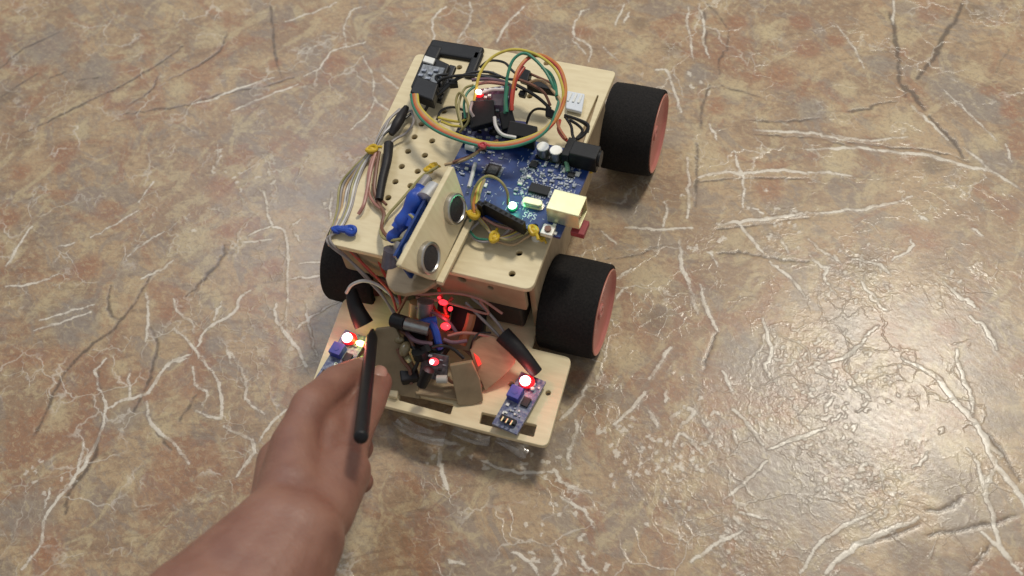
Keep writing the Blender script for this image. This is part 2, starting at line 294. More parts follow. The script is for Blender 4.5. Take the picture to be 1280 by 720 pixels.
def make_floor():
    def axis(lo, hi, a, b, step):
        fine = np.arange(a, b+step/2, step)
        L = a-np.geomspace(4, a-lo, 14)[::-1]; Rr = b+np.geomspace(4, hi-b, 14)
        return np.concatenate([L, fine, Rr])
    xs = axis(-2500, 2500, -440, 330, .85); ys = axis(-2500, 2500, -290, 280, .85)
    nx, ny = len(xs), len(ys)
    X, Y = np.meshgrid(xs, ys)
    def field(lines, reach=4.5):
        F = np.full(X.shape, -9.0)
        for w, pts in lines:
            q = [P(x, y, 0) for x, y in pts]; q = np.array([(v.x, v.y) for v in q])
            # smooth the line, add a little wander
            t = np.linspace(0, len(q)-1, (len(q)-1)*5+1)
            Q = np.vstack([2*q[0]-q[1], q, 2*q[-1]-q[-2]]); out = []
            for tt in t:
                i = min(int(tt), len(q)-2); f = tt-i; a, b, c, d = Q[i:i+4]
                out.append(.5*((2*b)+(c-a)*f+(2*a-5*b+4*c-d)*f*f+(3*b-a-3*c+d)*f**3))
            out = np.array(out); out[1:-1] += rng.normal(0, .45, out[1:-1].shape)
            hw0 = w*.5*.40
            n = len(out)-1
            for k in range(n):
                a, b = out[k], out[k+1]
                def hw(s): return hw0*(.45+.75*math.sin(math.pi*min(max(s, .04), .96))**.6)
                h1 = hw(k/n)*rng.uniform(.75, 1.2); h2 = hw((k+1)/n)*rng.uniform(.8, 1.15)
                x0, x1 = sorted((a[0], b[0])); y0, y1 = sorted((a[1], b[1]))
                i0, i1 = np.searchsorted(xs, (x0-reach, x1+reach)); j0, j1 = np.searchsorted(ys, (y0-reach, y1+reach))
                if i1 <= i0 or j1 <= j0: continue
                sx, sy = X[j0:j1, i0:i1], Y[j0:j1, i0:i1]; d = b-a; L2 = max(d@d, 1e-9)
                s = np.clip(((sx-a[0])*d[0]+(sy-a[1])*d[1])/L2, 0, 1)
                D = np.hypot(sx-a[0]-s*d[0], sy-a[1]-s*d[1])
                F[j0:j1, i0:i1] = np.maximum(F[j0:j1, i0:i1], (h1*(1-s)+h2*s)-D)
        return np.clip(F+3, 0, 8)
    def blobs(sel, key=2):
        F = np.zeros(X.shape)
        for b in sel:
            c = P(b[0], b[1], 0); r = b[2]*.46
            F = np.maximum(F, np.exp(-(((X-c.x)**2+(Y-c.y)**2)/(r*r))))
        return F
    # fine raised pieces crowding in patches, coloured pale to put in glints
    GS = []
    for gx, gy, gr in GL:
        for _ in range(int(gr*gr/120)):
            a = rng.uniform(0, math.tau); rr = gr*math.sqrt(rng.uniform(0, 1)); x, y = gx+rr*math.cos(a), gy+rr*math.sin(a)
            th = rng.normal(-.9, .9); L = rng.uniform(2.5, 8.5); k = rng.normal(0, .7)
            p = [(x, y), (x+L*.5*math.cos(th), y+L*.5*math.sin(th)), (x+L*.5*math.cos(th)+L*.5*math.cos(th+k), y+L*.5*math.sin(th)+L*.5*math.sin(th+k))]
            GS.append((rng.uniform(.9, 2.2), p))
    fw_, fd, fg = field(WV), field([(w*.62, p_) for w, p_ in DV], 7), field(GS)
    Z = .10*np.clip((fw_-2.2)/1.6, 0, 1)**1.3 + .06*np.clip((fg-2.2)/1.2, 0, 1) - .10*np.clip((fd-1.5)/2.6, 0, 1)
    co_ = np.stack([X, Y, Z], -1).reshape(-1, 3)*MM
    me = bpy.data.meshes.new('floor')
    idx = np.arange(nx*ny).reshape(ny, nx)
    quads = np.stack([idx[:-1, :-1], idx[:-1, 1:], idx[1:, 1:], idx[1:, :-1]], -1).reshape(-1, 4)
    me.vertices.add(len(co_)); me.vertices.foreach_set('co', co_.ravel().astype('f'))
    me.loops.add(quads.size); me.loops.foreach_set('vertex_index', quads.ravel().astype('i'))
    me.polygons.add(len(quads)); me.polygons.foreach_set('loop_start', np.arange(0, quads.size, 4, dtype='i')); 
    me.update(calc_edges=True)
    me.polygons.foreach_set('use_smooth', np.ones(len(quads), dtype=bool))
    for n, F in (('vein', fw_), ('groove', fd), ('glint', fg), ('rust', blobs([b for b in BL if b[3] == 0])), ('violet', blobs([b for b in BL if b[3] == 1])),
                 ('cream', blobs([b for b in BL if b[3] == 2])), ('brown', blobs([b for b in BL if b[3] == 3])), ('patch', blobs(GL))):
        at = me.attributes.new(n, 'FLOAT', 'POINT'); at.data.foreach_set('value', F.ravel().astype('f'))
    o = bpy.data.objects.new('floor', me); link(o); tag(o, 'glossy embossed vinyl floor printed like brown and grey veined stone', kind='structure')
    # material
    m = bpy.data.materials.new('stone_print_vinyl'); m.use_nodes = True; nt = m.node_tree; N = nt.nodes; L = nt.links; b = N['Principled BSDF']
    tc = N.new('ShaderNodeTexCoord')
    def noise(scale, detail=5, rough=.6, dist=0, vec=None, st=None, rz=0):
        n = N.new('ShaderNodeTexNoise'); n.inputs['Scale'].default_value = scale; n.inputs['Detail'].default_value = detail; n.inputs['Roughness'].default_value = rough; n.inputs['Distortion'].default_value = dist
        src = tc.outputs['Object']
        if st:
            mp0 = N.new('ShaderNodeMapping'); mp0.inputs['Rotation'].default_value = (0, 0, rz); L.new(src, mp0.inputs[0])
            mp = N.new('ShaderNodeMapping'); mp.inputs['Scale'].default_value = st; L.new(mp0.outputs[0], mp.inputs[0]); src = mp.outputs[0]
        L.new(src, n.inputs[0]); return n.outputs[0]
    def attr(n):
        a = N.new('ShaderNodeAttribute'); a.attribute_name = n; return a.outputs['Fac']
    def ma(op, a, b_=None, c=None):
        n = N.new('ShaderNodeMath'); n.operation = op
        for i, v in enumerate((a, b_, c)):
            if v is None: continue
            if isinstance(v, (int, float)): n.inputs[i].default_value = v
            else: L.new(v, n.inputs[i])
        return n.outputs[0]
    def rng_(v, a, b_, c=0, d=1, smooth=True):
        n = N.new('ShaderNodeMapRange'); n.interpolation_type = 'SMOOTHSTEP' if smooth else 'LINEAR'
        L.new(v, n.inputs[0]); n.inputs[1].default_value = a; n.inputs[2].default_value = b_; n.inputs[3].default_value = c; n.inputs[4].default_value = d; return n.outputs[0]
    def mix(f, a, c):
        n = N.new('ShaderNodeMix'); n.data_type = 'RGBA'
        if isinstance(f, (int, float)): n.inputs[0].default_value = f
        else: L.new(f, n.inputs[0])
        for i, v in ((6, a), (7, c)):
            if isinstance(v, tuple): n.inputs[i].default_value = (*v, 1)
            else: L.new(v, n.inputs[i])
        return n.outputs[2]
    big = noise(13, 5, .65, .8); mid = noise(24, 6, .66, 1.2, st=(1, 1.9, 1), rz=.5); mid2 = noise(34, 6, .66, 1.0, st=(1.7, 1, 1), rz=.35); fine = noise(210, 6, .75, .6, st=(1, 1.6, 1), rz=.4)
    fine2 = noise(420, 5, .7, .3); strk = noise(90, 6, .68, 1.5, st=(.35, 1.6, 1), rz=-.35)
    base = mix(rng_(big, .43, .57), BASE1, BASE2)
    base = mix(ma('MULTIPLY', rng_(mid, .49, .58), .62), base, GREY)
    base = mix(ma('MULTIPLY', rng_(mid2, .51, .62), .62), base, CREAM)
    base = mix(ma('MULTIPLY', rng_(strk, .52, .64), .40), base, BROWN)
    base = mix(ma('MULTIPLY', rng_(noise(17, 6, .66, 1.5), .52, .62), .55), base, RUST)
    nz = ma('ADD', ma('MULTIPLY', mid, 1.0), ma('MULTIPLY', fine, .6))   # 0..1.6
    for an, colr, amt in (('violet', GREY, .75), ('cream', CREAM, .70), ('brown', BROWN, .66), ('rust', RUST, .74)):
        f = rng_(ma('ADD', attr(an), ma('SUBTRACT', nz, .95)), .25, .8)
        base = mix(ma('MULTIPLY', f, amt), base, colr)
    base = mix(ma('MULTIPLY', rng_(fine, .38, .49, 1, 0), .34), base, BROWN)
    base = mix(ma('MULTIPLY', rng_(fine, .52, .62), .45), base, CREAM)
    base = mix(ma('MULTIPLY', rng_(fine2, .53, .62), .35), base, GREY)
    base = mix(ma('MULTIPLY', rng_(noise(640, 4, .75, .4), .36, .48, 1, 0), .30), base, BROWN)
    # veins
    wn = ma('MULTIPLY', ma('SUBTRACT', fine, .5), 2.2)
    brk = ma('MULTIPLY', ma('SUBTRACT', mid2, .5), 3.6)
    g = rng_(ma('ADD', attr('groove'), ma('ADD', ma('MULTIPLY', wn, 2.2), brk)), 2.0, 3.9)
    base = mix(ma('MULTIPLY', g, .72), base, DARK)
    v = rng_(ma('ADD', attr('vein'), ma('ADD', ma('MULTIPLY', wn, 1.3), ma('MULTIPLY', brk, .3))), 2.45, 3.25)
    vamt = rng_(noise(62, 4, .7, .5), .36, .56, .25, .85); halo = rng_(ma('ADD', attr('vein'), wn), 1.2, 3.0)
    base = mix(ma('MULTIPLY', halo, .22), base, GREY)
    base = mix(ma('MULTIPLY', v, vamt), base, VEIN)
    fl = rng_(ma('ADD', attr('glint'), wn), 2.5, 3.2)
    base = mix(ma('MULTIPLY', fl, .62), base, VEIN)  # pale colour paints the sparkle of the raised pieces
    # faint hair lines all over
    vo = N.new('ShaderNodeTexVoronoi'); vo.feature = 'DISTANCE_TO_EDGE'; vo.inputs['Scale'].default_value = 34
    vm = N.new('ShaderNodeVectorMath'); vm.operation = 'ADD'; L.new(tc.outputs['Object'], vm.inputs[0])
    nn = N.new('ShaderNodeTexNoise'); nn.inputs['Scale'].default_value = 40; nn.inputs['Detail'].default_value = 5; L.new(tc.outputs['Object'], nn.inputs[0])
    vs = N.new('ShaderNodeVectorMath'); vs.operation = 'SCALE'; vs.inputs[3].default_value = .035; L.new(nn.outputs[1], vs.inputs[0]); L.new(vs.outputs[0], vm.inputs[1]); L.new(vm.outputs[0], vo.inputs[0])
    hair = ma('MULTIPLY', rng_(vo.outputs[0], 0, .035, 1, 0), rng_(noise(16, 3), .50, .62))
    base = mix(ma('MULTIPLY', hair, .42), base, VEIN)
    vo2 = N.new('ShaderNodeTexVoronoi'); vo2.feature = 'DISTANCE_TO_EDGE'; vo2.inputs['Scale'].default_value = 85; L.new(vm.outputs[0], vo2.inputs[0])
    hair2 = ma('MULTIPLY', rng_(vo2.outputs[0], 0, .06, 1, 0), rng_(noise(27, 4, .6, .8), .52, .64))
    base = mix(ma('MULTIPLY', hair2, .30), base, VEIN)
    L.new(base, b.inputs['Base Color'])
    L.new(rng_(fine, .3, .7, .34, .5, False), b.inputs['Roughness'])
    b.inputs['Specular IOR Level'].default_value = .25; b.inputs['Coat Weight'].default_value = .40; b.inputs['Coat Roughness'].default_value = .19
    h = ma('ADD', ma('MULTIPLY', v, .36), ma('MULTIPLY', fl, .26))
    h = ma('ADD', h, ma('MULTIPLY', fine, .26)); h = ma('ADD', h, ma('MULTIPLY', hair, .5)); h = ma('ADD', h, ma('MULTIPLY', hair2, .35)); h = ma('SUBTRACT', h, ma('MULTIPLY', g, .22))
    wr = noise(330, 3, .6, .5)
    h = ma('ADD', h, ma('MULTIPLY', ma('MULTIPLY', wr, attr('patch')), .8))
    bp = N.new('ShaderNodeBump'); bp.inputs['Strength'].default_value = .55; bp.inputs['Distance'].default_value = .0006; L.new(h, bp.inputs['Height']); L.new(bp.outputs[0], b.inputs['Normal'])
    L.new(bp.outputs[0], b.inputs['Coat Normal'])
    me.materials.append(m)
BASE1, BASE2 = (.42, .295, .175), (.315, .21, .13)
GREY, CREAM, BROWN, RUST, DARK, VEIN = (.265, .22, .18), (.51, .41, .245), (.175, .12, .078), (.31, .145, .08), (.06, .042, .034), (.70, .64, .54)
make_floor()

# ------------------------------------------------------------------ robot car
RB = empty('robot_car')
tag(RB, 'small four-wheeled plywood robot car with circuit boards and tangled wires on top', 'robot car')
H = 74

# wheels -------------------------------------------------------------
def wheel(x0, x1, y, first=None):
    """outer face at x1, inner face at x0, axle along x"""
    if first:
        w = first.copy(); link(w, RB); w.location = Vector((x1*MM, y*MM, 25.5*MM))
        for ch in first.children:
            c = ch.copy(); link(c, w)
        if x1 < 0: w.rotation_euler = (0, 0, math.pi)
        return w
    w = bpy.data.objects.new('wheel', None); link(w, RB); w.location = Vector((x1*MM, y*MM, 25.5*MM)); w.empty_display_size = .01
    T = 30; R = 25.5
    o = Vector((x1, y, R))
    MB().lathe(o, (1, 0, 0), [(-T+.2, 21.5), (-T, 22.5), (-T+.1, 24.6), (-T+1, 25.4), (-T*.66, 25.7), (-T*.33, 25.6), (-1, 25.4), (-.2, 24.9), (0, 24), (-.1, 23.4), (-2, 23.2), (-T+2, 21.4), (-T+.2, 21.5)], 72).build('tyre', FOAM, w, smooth=True)
    MB().lathe(o, (1, 0, 0), [(-1.6, 22.1), (-.1, 23.1), (.35, 23.3), (.45, 22.9), (.1, 22.2), (-.8, 21.6), (-1.4, 20.5), (-2.0, 14), (-2.4, 7), (-2.2, 4.6), (-1.2, 4.2), (-1.1, 2), (-1.6, 1.6), (-1.7, 0)], 72).build('rim', RIM, w, smooth=True)
    MB().lathe(o, (1, 0, 0), [(.2, 23.35), (.62, 23.3), (.66, 22.8), (.3, 22.5)], 72).build('rim_edge', RIML, w, smooth=True)
    hub = MB(); hub.lathe(o, (-1, 0, 0), [(4, 21.6), (T-2, 21.2), (T-1.6, 4), (T+7, 3.6), (T+7, 0)], 40)
    hub.build('hub', RIM, w, smooth=True)
    return w
w1 = wheel(53, 83, -46.5)
wheel(52, 82, 79, w1); wheel(-41, -69, -47, w1); wheel(-41, -69, 74, w1)

# chassis ------------------------------------------------------------
def hp(px, py, z=H): v = P(px, py, z); return (v.x, v.y, 1.5)
deck_holes = [hp(*q) for q in [(518,171),(540,176),(510,189),(531,194),(502,208),(522,214),(494,227),(485,247),(513,232),(555,139),(574,84),(649,316),(640,342),(683,79),(545,345),(527,155),(662,120),(615,92)]]
deck_holes = [(a, b_, 1.65) for a, b_, c in deck_holes]
plate('top_deck', [(-55, -70, 1.5), (55, -71.5, 5), (55.5, 20, 0), (58, 76, 2.5), (-21, 78, 2.5), (-21, 66, 1), (-56.5, 65.5, 4)], H, 3.2, WOOD, RB, holes=deck_holes,
      slots=[[(50.6, 22), (54.2, 22), (53.2, 57), (52.4, 57)]], r=3)
def vplate(name, a, b, z0, z1, thick, m, holes=(), r=2, **kw):
    """upright plate from a to b (xy), bottom z0, top z1"""
    a, b = Vector(a), Vector(b); d = (b-a); L = d.length; ang = math.atan2(d.y, d.x)
    M = Matrix.Translation((a.x*MM, a.y*MM, z0*MM)) @ Matrix.Rotation(ang, 4, 'Z') @ Matrix.Rotation(math.pi/2, 4, 'X')
    return plate(name, [(0, 0), (L, 0), (L, z1-z0), (0, z1-z0)], 0, thick, m, RB, holes=holes, r=r, M=M, **kw)
hpos = P(577, 350, 66)
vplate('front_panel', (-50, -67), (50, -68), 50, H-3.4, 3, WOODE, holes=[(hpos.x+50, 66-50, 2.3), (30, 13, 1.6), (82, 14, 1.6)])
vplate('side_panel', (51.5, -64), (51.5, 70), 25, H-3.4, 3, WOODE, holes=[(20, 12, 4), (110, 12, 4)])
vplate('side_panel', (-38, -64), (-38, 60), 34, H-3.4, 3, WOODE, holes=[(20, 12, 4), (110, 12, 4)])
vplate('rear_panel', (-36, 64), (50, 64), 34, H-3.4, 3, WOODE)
# low base plate under everything, reaching forward to carry the sensors
A_, B_, C_, D_ = P(388, 484, 24), P(684, 559, 24), P(715, 447, 24), P(430, 372, 24)
s1 = [P(500, 489, 24), P(567, 505, 24), P(563, 518, 24), P(498, 500, 24)]
s2 = [P(602, 515, 24), P(671, 531, 24), P(667, 546, 24), P(599, 529, 24)]
s3 = [P(408, 466, 24), P(470, 482, 24), P(466, 494, 24), P(405, 479, 24)]
plate('base_plate', [(A_.x, A_.y, 4), (B_.x, B_.y, 4), (C_.x, C_.y, 4), (52, C_.y, 1), (50, 68, 2), (-36, 66, 2), (-38, -66, 1), (D_.x, D_.y, 4)], 24, 3.2, WOOD, RB,
      holes=[(*P(x, y, 24).xy, 1.4) for x, y in ((616, 473), (639, 480), (685, 491), (600, 474), (575, 470))], slots=[[tuple(v.xy) for v in s] for s in (s1, s2, s3)])
MB().poly(PX([(484, 486, 27), (498, 488, 27), (496, 497, 27), (484, 494, 27)]), 2.8).build('wood_peg', WOOD, RB, bevel=.6)
# gear motors inside, axles reach the wheels
for sx, x in ((1, 36), (-1, -24)):
    for y in (-46.5, 77):
        yy = y if y < 0 else 52
        mo = MB().box((x, yy, 26+9), (19, 40 if y < 0 else 34, 18)).build('gear_motor', mat('motor_shade_plastic', (.05, .038, .03), .6, col2=(.03, .022, .018)) if 'motor_shade_plastic' not in bpy.data.materials else bpy.data.materials['motor_shade_plastic'], RB, bevel=1.5)  # motors coloured dark brown to put in the shadow below the front panel
        MB().cyl((x, y, 25.5), (x+sx*(22 if y < 0 else 24), y, 25.5), 2.6).build('axle', WHT, mo, smooth=True)
MB().box((4, -5, 43), (50, 70, 16)).build('battery_pack', BLK, RB, bevel=2)

# dark shell that stands along the rear edge
sh = MB()
sh.box((-34.5, 71, H-2), (32, 11, 9), -.0); sh.box((-20.5, 63, H-.5), (6, 20, 6), .03); sh.box((-46, 66, H-1), (9, 11, 8))
sh.build('rear_black_holder', BLK, RB, bevel=1.6, seg=3)

# radio module with its cable plug at the rear left
q = PX([(531, 66, 86), (562, 80, 86), (546, 120, 86), (513, 108, 86)])
rm = MB().poly(q, 4.5).build('radio_module', BLK, RB, bevel=.8)
MB().poly(PX([(529, 80, 87.2), (556, 85, 87.2), (548, 105, 87.2), (521, 98, 87.2)]), 1).build('module_board', mat('grey_module_board', (.09, .10, .12), .4, col2=(.25, .27, .29), scale=700, amount=.9), rm)
MB().poly(PX([(531, 69, 88), (544, 73, 88), (541, 80, 88), (528, 76, 88)]), 1.4).build('white_socket', WHT, rm, bevel=.3)
for x, y in ((530, 88), (538, 92), (545, 88), (550, 95), (535, 98), (526, 94)):
    MB().box(P(x, y, 88), (2.6, 1.6, .8), random.uniform(-.3, .3)).build('surface_component', SOLD, rm)
MB().poly(PX([(521, 94, 90), (548, 104, 90), (541, 126, 90), (512, 115, 90)]), 7).build('cable_plug', BLK, rm, bevel=.8)
MB().poly(PX([(562, 80, 84), (570, 82, 84), (551, 127, 82), (543, 124, 82)]), 3).build('side_plug', BLK, rm, bevel=.6)

# white sticker block
lb = MB().poly(PX([(709, 113, 77), (731, 117, 77), (727, 140, 77), (707, 135, 77)]), 2.2).build('white_connector_block', mat('bluish_white_plastic', (.68, .72, .76), .4, col2=(.6, .64, .7)), RB, bevel=.6)
for k in (0, 1, 2):
    MB().box(P(712+k*6.5, 121+k*1.2, 77.4), (1.1, 6, .5), -.05).build('slot_rib', WHT, lb)

# ------------------------------------------------------------------ main controller board
RZ = -.06
zb = 84.0
bc = [P(700, 298, zb), P(745, 200, zb), P(567, 162, zb), P(532, 257, zb)]
o0 = Vector((62, -45)); ux = Vector((math.cos(RZ), math.sin(RZ))); uy = Vector((-ux.y, ux.x))
def bp_(x, y): return o0 - ux*x + uy*y      # x mm left of the front right corner, y mm back
outl = [tuple(bp_(0, 0))+(1,), tuple(bp_(68.6, 0))+(1,), tuple(bp_(68.6, 53.4))+(1,), tuple(bp_(2, 53.4))+(1,), tuple(bp_(0, 51))+(.5,)]
mb = plate('controller_board', outl, zb, 1.6, PCB, RB, holes=[(*bp_(14, 2.6), 1.6), (*bp_(15.3, 50.7), 1.6), (*bp_(66, 18), 1.6)], r=1, bevel=.1)
for x, y in ((14, 2.6), (15.3, 50.7), (66, 18), (66, 45)):
    p = bp_(x, y); MB().cyl((p.x, p.y, H), (p.x, p.y, zb-1.7), 2.6, n=12).build('standoff', WHT, mb, smooth=True)
def pcb_box(name, px, py, size, m, z=zb, bev=.15, lift=0, rz=RZ, parent=mb, **kw):
    p = P(px, py, z+size[2]); return MB().box((p.x, p.y, z+size[2]/2+lift), size, rz).build(name, m, parent, bevel=bev, **kw)
# usb port: shell with open mouth
uc = P(708, 253, zb+11)
us = MB(); us.box((uc.x, uc.y, zb+10.7), (16.5, 12.2, .6), RZ)
for s in (-1, 1): us.box((uc.x-uy.x*s*5.9*-1, uc.y+uy.y*s*5.8, zb+5.4), (16.5, .6, 10.4), RZ)
us.box((uc.x-7.8, uc.y+.5, zb+5.4), (.6, 11.4, 10.4), RZ); us.box((uc.x, uc.y, zb+.3), (16.5, 11.6, .5), RZ)
us.build('usb_port', STEEL, mb, bevel=.25)
MB().box((uc.x+2, uc.y, zb+5), (10, 5.5, 3.4), RZ).build('usb_tongue', mat('dull_red_plastic', (.35, .05, .05), .5, col2=(.25, .03, .04)), mb, bevel=.3)
MB().box((uc.x+7, uc.y-3, zb-4), (7, 9, 3.5), RZ).build('red_block', bpy.data.materials['dull_red_plastic'], mb, bevel=.5)
# power jack
jc = P(731, 187, zb+11)
jk = MB().box((jc.x, jc.y, zb+5.5), (14.2, 9, 10.8), RZ); jk.build('power_jack', BLK, mb, bevel=.6)
MB().cyl((jc.x+7.0, jc.y, zb+6), (jc.x+8.2, jc.y, zb+6), 4.2, n=24).build('jack_collar', BLK, mb, smooth=True)
MB().box((jc.x-9, jc.y+2, zb+4.5), (4, 12, 8.5), RZ).build('terminal_block', BLK, mb, bevel=.4)
# electrolytic capacitors
for x, y in ((678.5, 183), (695, 187.5)):
    p = P(x, y, zb+7)
    MB().cyl((p.x, p.y, zb+.2), (p.x, p.y, zb+6.9), 3.2, n=28).build('capacitor', STEELD, mb, smooth=True)
    MB().cyl((p.x, p.y, zb+6.8), (p.x, p.y, zb+7.15), 2.95, n=28).build('capacitor_top', mat('bright_capacitor_top', (.86, .85, .78), .35, .3) if 'bright_capacitor_top' not in bpy.data.materials else bpy.data.materials['bright_capacitor_top'], mb, smooth=True)
    MB().box((p.x, p.y, zb+.7), (6.8, 6.8, 1.2), RZ).build('capacitor_base', BLK, mb, bevel=.4)
# crystal
cy = P(665.5, 251.5, zb+3.4); ox = Vector((ux.x, ux.y, 0))
cr = MB()
pts = []
for k in range(24):
    a = k*math.tau/24; pts.append(Vector((cy.x, cy.y, zb+3.6)) + ox*((3.0 if math.cos(a) > 0 else -3.0)+2.1*math.cos(a)) + Vector((uy.x, uy.y, 0))*2.1*math.sin(a))
cr.poly(pts, 3.4); cr.build('crystal', STEEL, mb, bevel=.4)
pts = [Vector((cy.x, cy.y, zb+.6)) + (q_-Vector((cy.x, cy.y, q_.z)))*1.18 - Vector((0, 0, 0)) for q_ in pts]
for q_ in pts: q_.z = zb+.7
MB().poly(pts, .6).build('crystal_flange', STEELD, mb)
# chips with legs
def chip(px, py, w, d, h, legs, four=False, name='chip'):
    p = P(px, py, zb+h); c = MB().box((p.x, p.y, zb+h/2+.2), (w, d, h), RZ).build(name, BLK, mb, bevel=.2)
    lg = MB(); X_ = Vector((ux.x, ux.y, 0)); Y_ = Vector((uy.x, uy.y, 0)); c0 = Vector((p.x, p.y, zb+.35))
    for k in range(legs):
        t = (k+.5)/legs*w-w/2
        for s in (-1, 1): lg.box(c0+X_*t*.94+Y_*s*(d/2+.7), (.45*w/legs*1.2, 1.5, .3), RZ)
    if four:
        for k in range(legs):
            t = (k+.5)/legs*d-d/2
            for s in (-1, 1): lg.box(c0+Y_*t*.94+X_*s*(w/2+.7), (1.5, .45*d/legs*1.2, .3), RZ)
    lg.build('chip_legs', SOLD, mb)
chip(616, 212, 7, 7, 1.2, 8, True)
chip(674, 236, 10.2, 5.4, 1.8, 8)
chip(667, 205, 4, 4, 1.4, 4)
chip(714, 218, 3.5, 3, 1.2, 3); chip(604, 185, 4, 3, 1.2, 4)
MB().box(P(616, 212, zb+1.5), (5, 5, .05), RZ).build('chip_marking', mat('grey_chip_print', (.10, .10, .105), .5, col2=(.03, .03, .03), scale=900, amount=.9), mb)
# reset button
rc = P(685, 287, zb+2.5)
MB().box((rc.x, rc.y, zb+1.4), (6.2, 6.2, 2.6), RZ).build('reset_button', mat('button_metal', (.80, .78, .70), .35, .5, col2=(.6, .58, .5)), mb, bevel=.4)
MB().cyl((rc.x, rc.y, zb+2.7), (rc.x, rc.y, zb+3.7), 1.7, n=20).build('button_cap', WC['brown'], mb, smooth=True)
# pin headers (sockets)
def header(x0, y0, x1, y1, n, h=8.5, name='pin_header', hw=2.5):
    a, b = P(x0, y0, zb+h), P(x1, y1, zb+h); d = (b-a); ang = math.atan2(d.y, d.x); c = (a+b)/2
    o = MB().box((c.x, c.y, zb+h/2), (d.length, hw, h), ang).build(name, BLK, mb, bevel=.15)
    s = MB(); s2 = MB()
    for k in range(n):
        p = a+d*((k+.5)/n); s.box((p.x, p.y, zb+h+.05), (1.2, 1.2, .12), ang); s2.box((p.x+.2, p.y-1.35, zb+h-1), (.5, .3, 1.6), ang)
    s2.bm.free()
    s.build('socket_holes', mat('deep_black', (.002, .002, .002), .9) if 'deep_black' not in bpy.data.materials else bpy.data.materials['deep_black'], mb)
header(604, 252, 655, 279, 8); header(597, 252, 604, 256, 2)
header(612, 163, 668, 176, 8, 6)
# small parts: the larger ones singly, the tiny ones joined
rr = random.Random(3)
for (px, py, w, d, m) in [(653,212,2.4,1.4,SOLD),(655,222,2.4,1.4,SOLD),(650,229,2.2,1.4,WHT),(645,237,2.2,1.3,SOLD),(682,205,1.5,2.6,SOLD),(688,213,2.6,1.5,SOLD),(696,207,1.6,2.6,SOLD),(700,222,2.6,1.5,SOLD),(705,212,1.5,2.4,WHT),
        (722,217,2.2,2.6,WHT),(718,231,1.6,2.6,SOLD),(690,226,2.4,1.4,SOLD),(678,217,2.4,1.4,SOLD),(661,220,2.4,1.3,WHT),(712,203,1.6,2.2,SOLD),(708,230,2.2,1.3,SOLD),(694,291,1.6,1.6,WHT),(693,281,1.6,1.6,WHT),(697,271,2,1.4,SOLD),
        (600,228,1.4,2.4,SOLD),(607,231,1.4,2.4,WHT),(600,237,1.4,2.2,SOLD),(611,240,2,1.2,SOLD),(583,210,1.8,1.4,WHT),(578,217,2.2,1.2,SOLD),(612,190,2,1.3,SOLD),(592,186,2,1.4,WHT),(702,238,1.3,2.2,SOLD)]:
    pcb_box('surface_component', px, py, (w, d, .9), m, bev=.1)
tn = MB()
for k in range(330):
    x, y = rr.uniform(3, 32), rr.uniform(17, 49)
    p = bp_(x, y); w = rr.choice([(.9, .5), (.5, .9), (1.3, .7), (.7, 1.3)])
    tn.box((p.x, p.y, zb+.25), (*w, rr.uniform(.3, .7)), RZ)
for k in range(70):
    p = bp_(rr.uniform(44, 66), rr.uniform(6, 52)); tn.box((p.x, p.y, zb+.25), (rr.choice([.8, 1.2]), .6, .5), RZ)
tn.build('tiny_solder_parts', mat('pale_tin', (.50, .54, .58), .45, .2, col2=(.22, .25, .32), scale=900, amount=.9), mb, kind='stuff')
sk = MB()
for k in range(90):
    p = bp_(rr.uniform(2, 46), rr.uniform(2, 50)); sk.box((p.x, p.y, zb+.03), (rr.uniform(.6, 2.6), .18, .04), RZ+rr.choice([0, 1.571]))
sk.build('silkscreen_lines', SILK, mb, kind='stuff')
text('silkscreen_text', 'SPS', 662, 270, zb+.06, 4.6, RZ-.02, SILK, mb)
text('silkscreen_text', '~ 3 5 6', 655, 262, zb+.06, 1.6, RZ, SILK, mb)
MB().tube([P(704, 192, zb+2), P(708, 203, zb+3), P(710, 214, zb+1.5)], 1.1).build('green_resistor', mat('pale_green', (.25, .42, .30), .4, col2=(.1, .25, .15)), mb, smooth=True)
# green power light
p = P(640.5, 257, zb+2.2)
MB().ball((p.x, p.y, zb+1.2), 2.5, (1, 1, .75), 16).build('green_light_lens', LEDGL, mb, smooth=True)
MB().ball((p.x, p.y, zb+2.2), 2.1, (1, 1, .7), 16).build('green_light', LEDG, mb, smooth=True)
def point(name, loc, power, col, r=2):
    l = bpy.data.lights.new(name, 'POINT'); l.energy = power; l.color = col; l.shadow_soft_size = r*MM
    o = bpy.data.objects.new(name, l); link(o); o.location = Vector(loc)*MM; return o
point('green_glow', (p.x, p.y, zb+6.5), .003, (.1, 1, .4))

# carrier board behind it and the upright gyroscope board
cb = MB().poly(PX([(566, 172, 88), (580, 143, 88), (657, 152, 88), (662, 178, 88), (640, 181, 88)]), 1.6).build('carrier_board', PCBD, RB)
for k in range(34):
    x = rr.uniform(575, 650); y = rr.uniform(148, 176); pp = P(x, y, 88.5)
    MB().box(pp, (rr.uniform(1, 2.2), 1, 1), rr.uniform(-.2, .2)).build('surface_component', rr.choice([SOLD, WHT, SOLD, BLK]), cb)
MB().cyl(P(583, 182, 86), P(594, 185, 86), 2.2, n=16).build('white_plug', WHT, cb, smooth=True)
gy = MB().poly(PX([(592, 112, 104), (640, 106, 104), (634, 150, 94), (596, 144, 94)]), 1.6).build('gyroscope_board', mat('red_brown_board', (.16, .07, .09), .4, col2=(.10, .06, .13), scale=200, amount=.8), RB)
MB().poly(PX([(616, 118, 104.5), (632, 117, 104.5), (631, 132, 101), (615, 131, 101)]), 1.2).build('gyroscope_chip', mat('grey_chip', (.16, .15, .17), .4, col2=(.10, .10, .12)), gy)
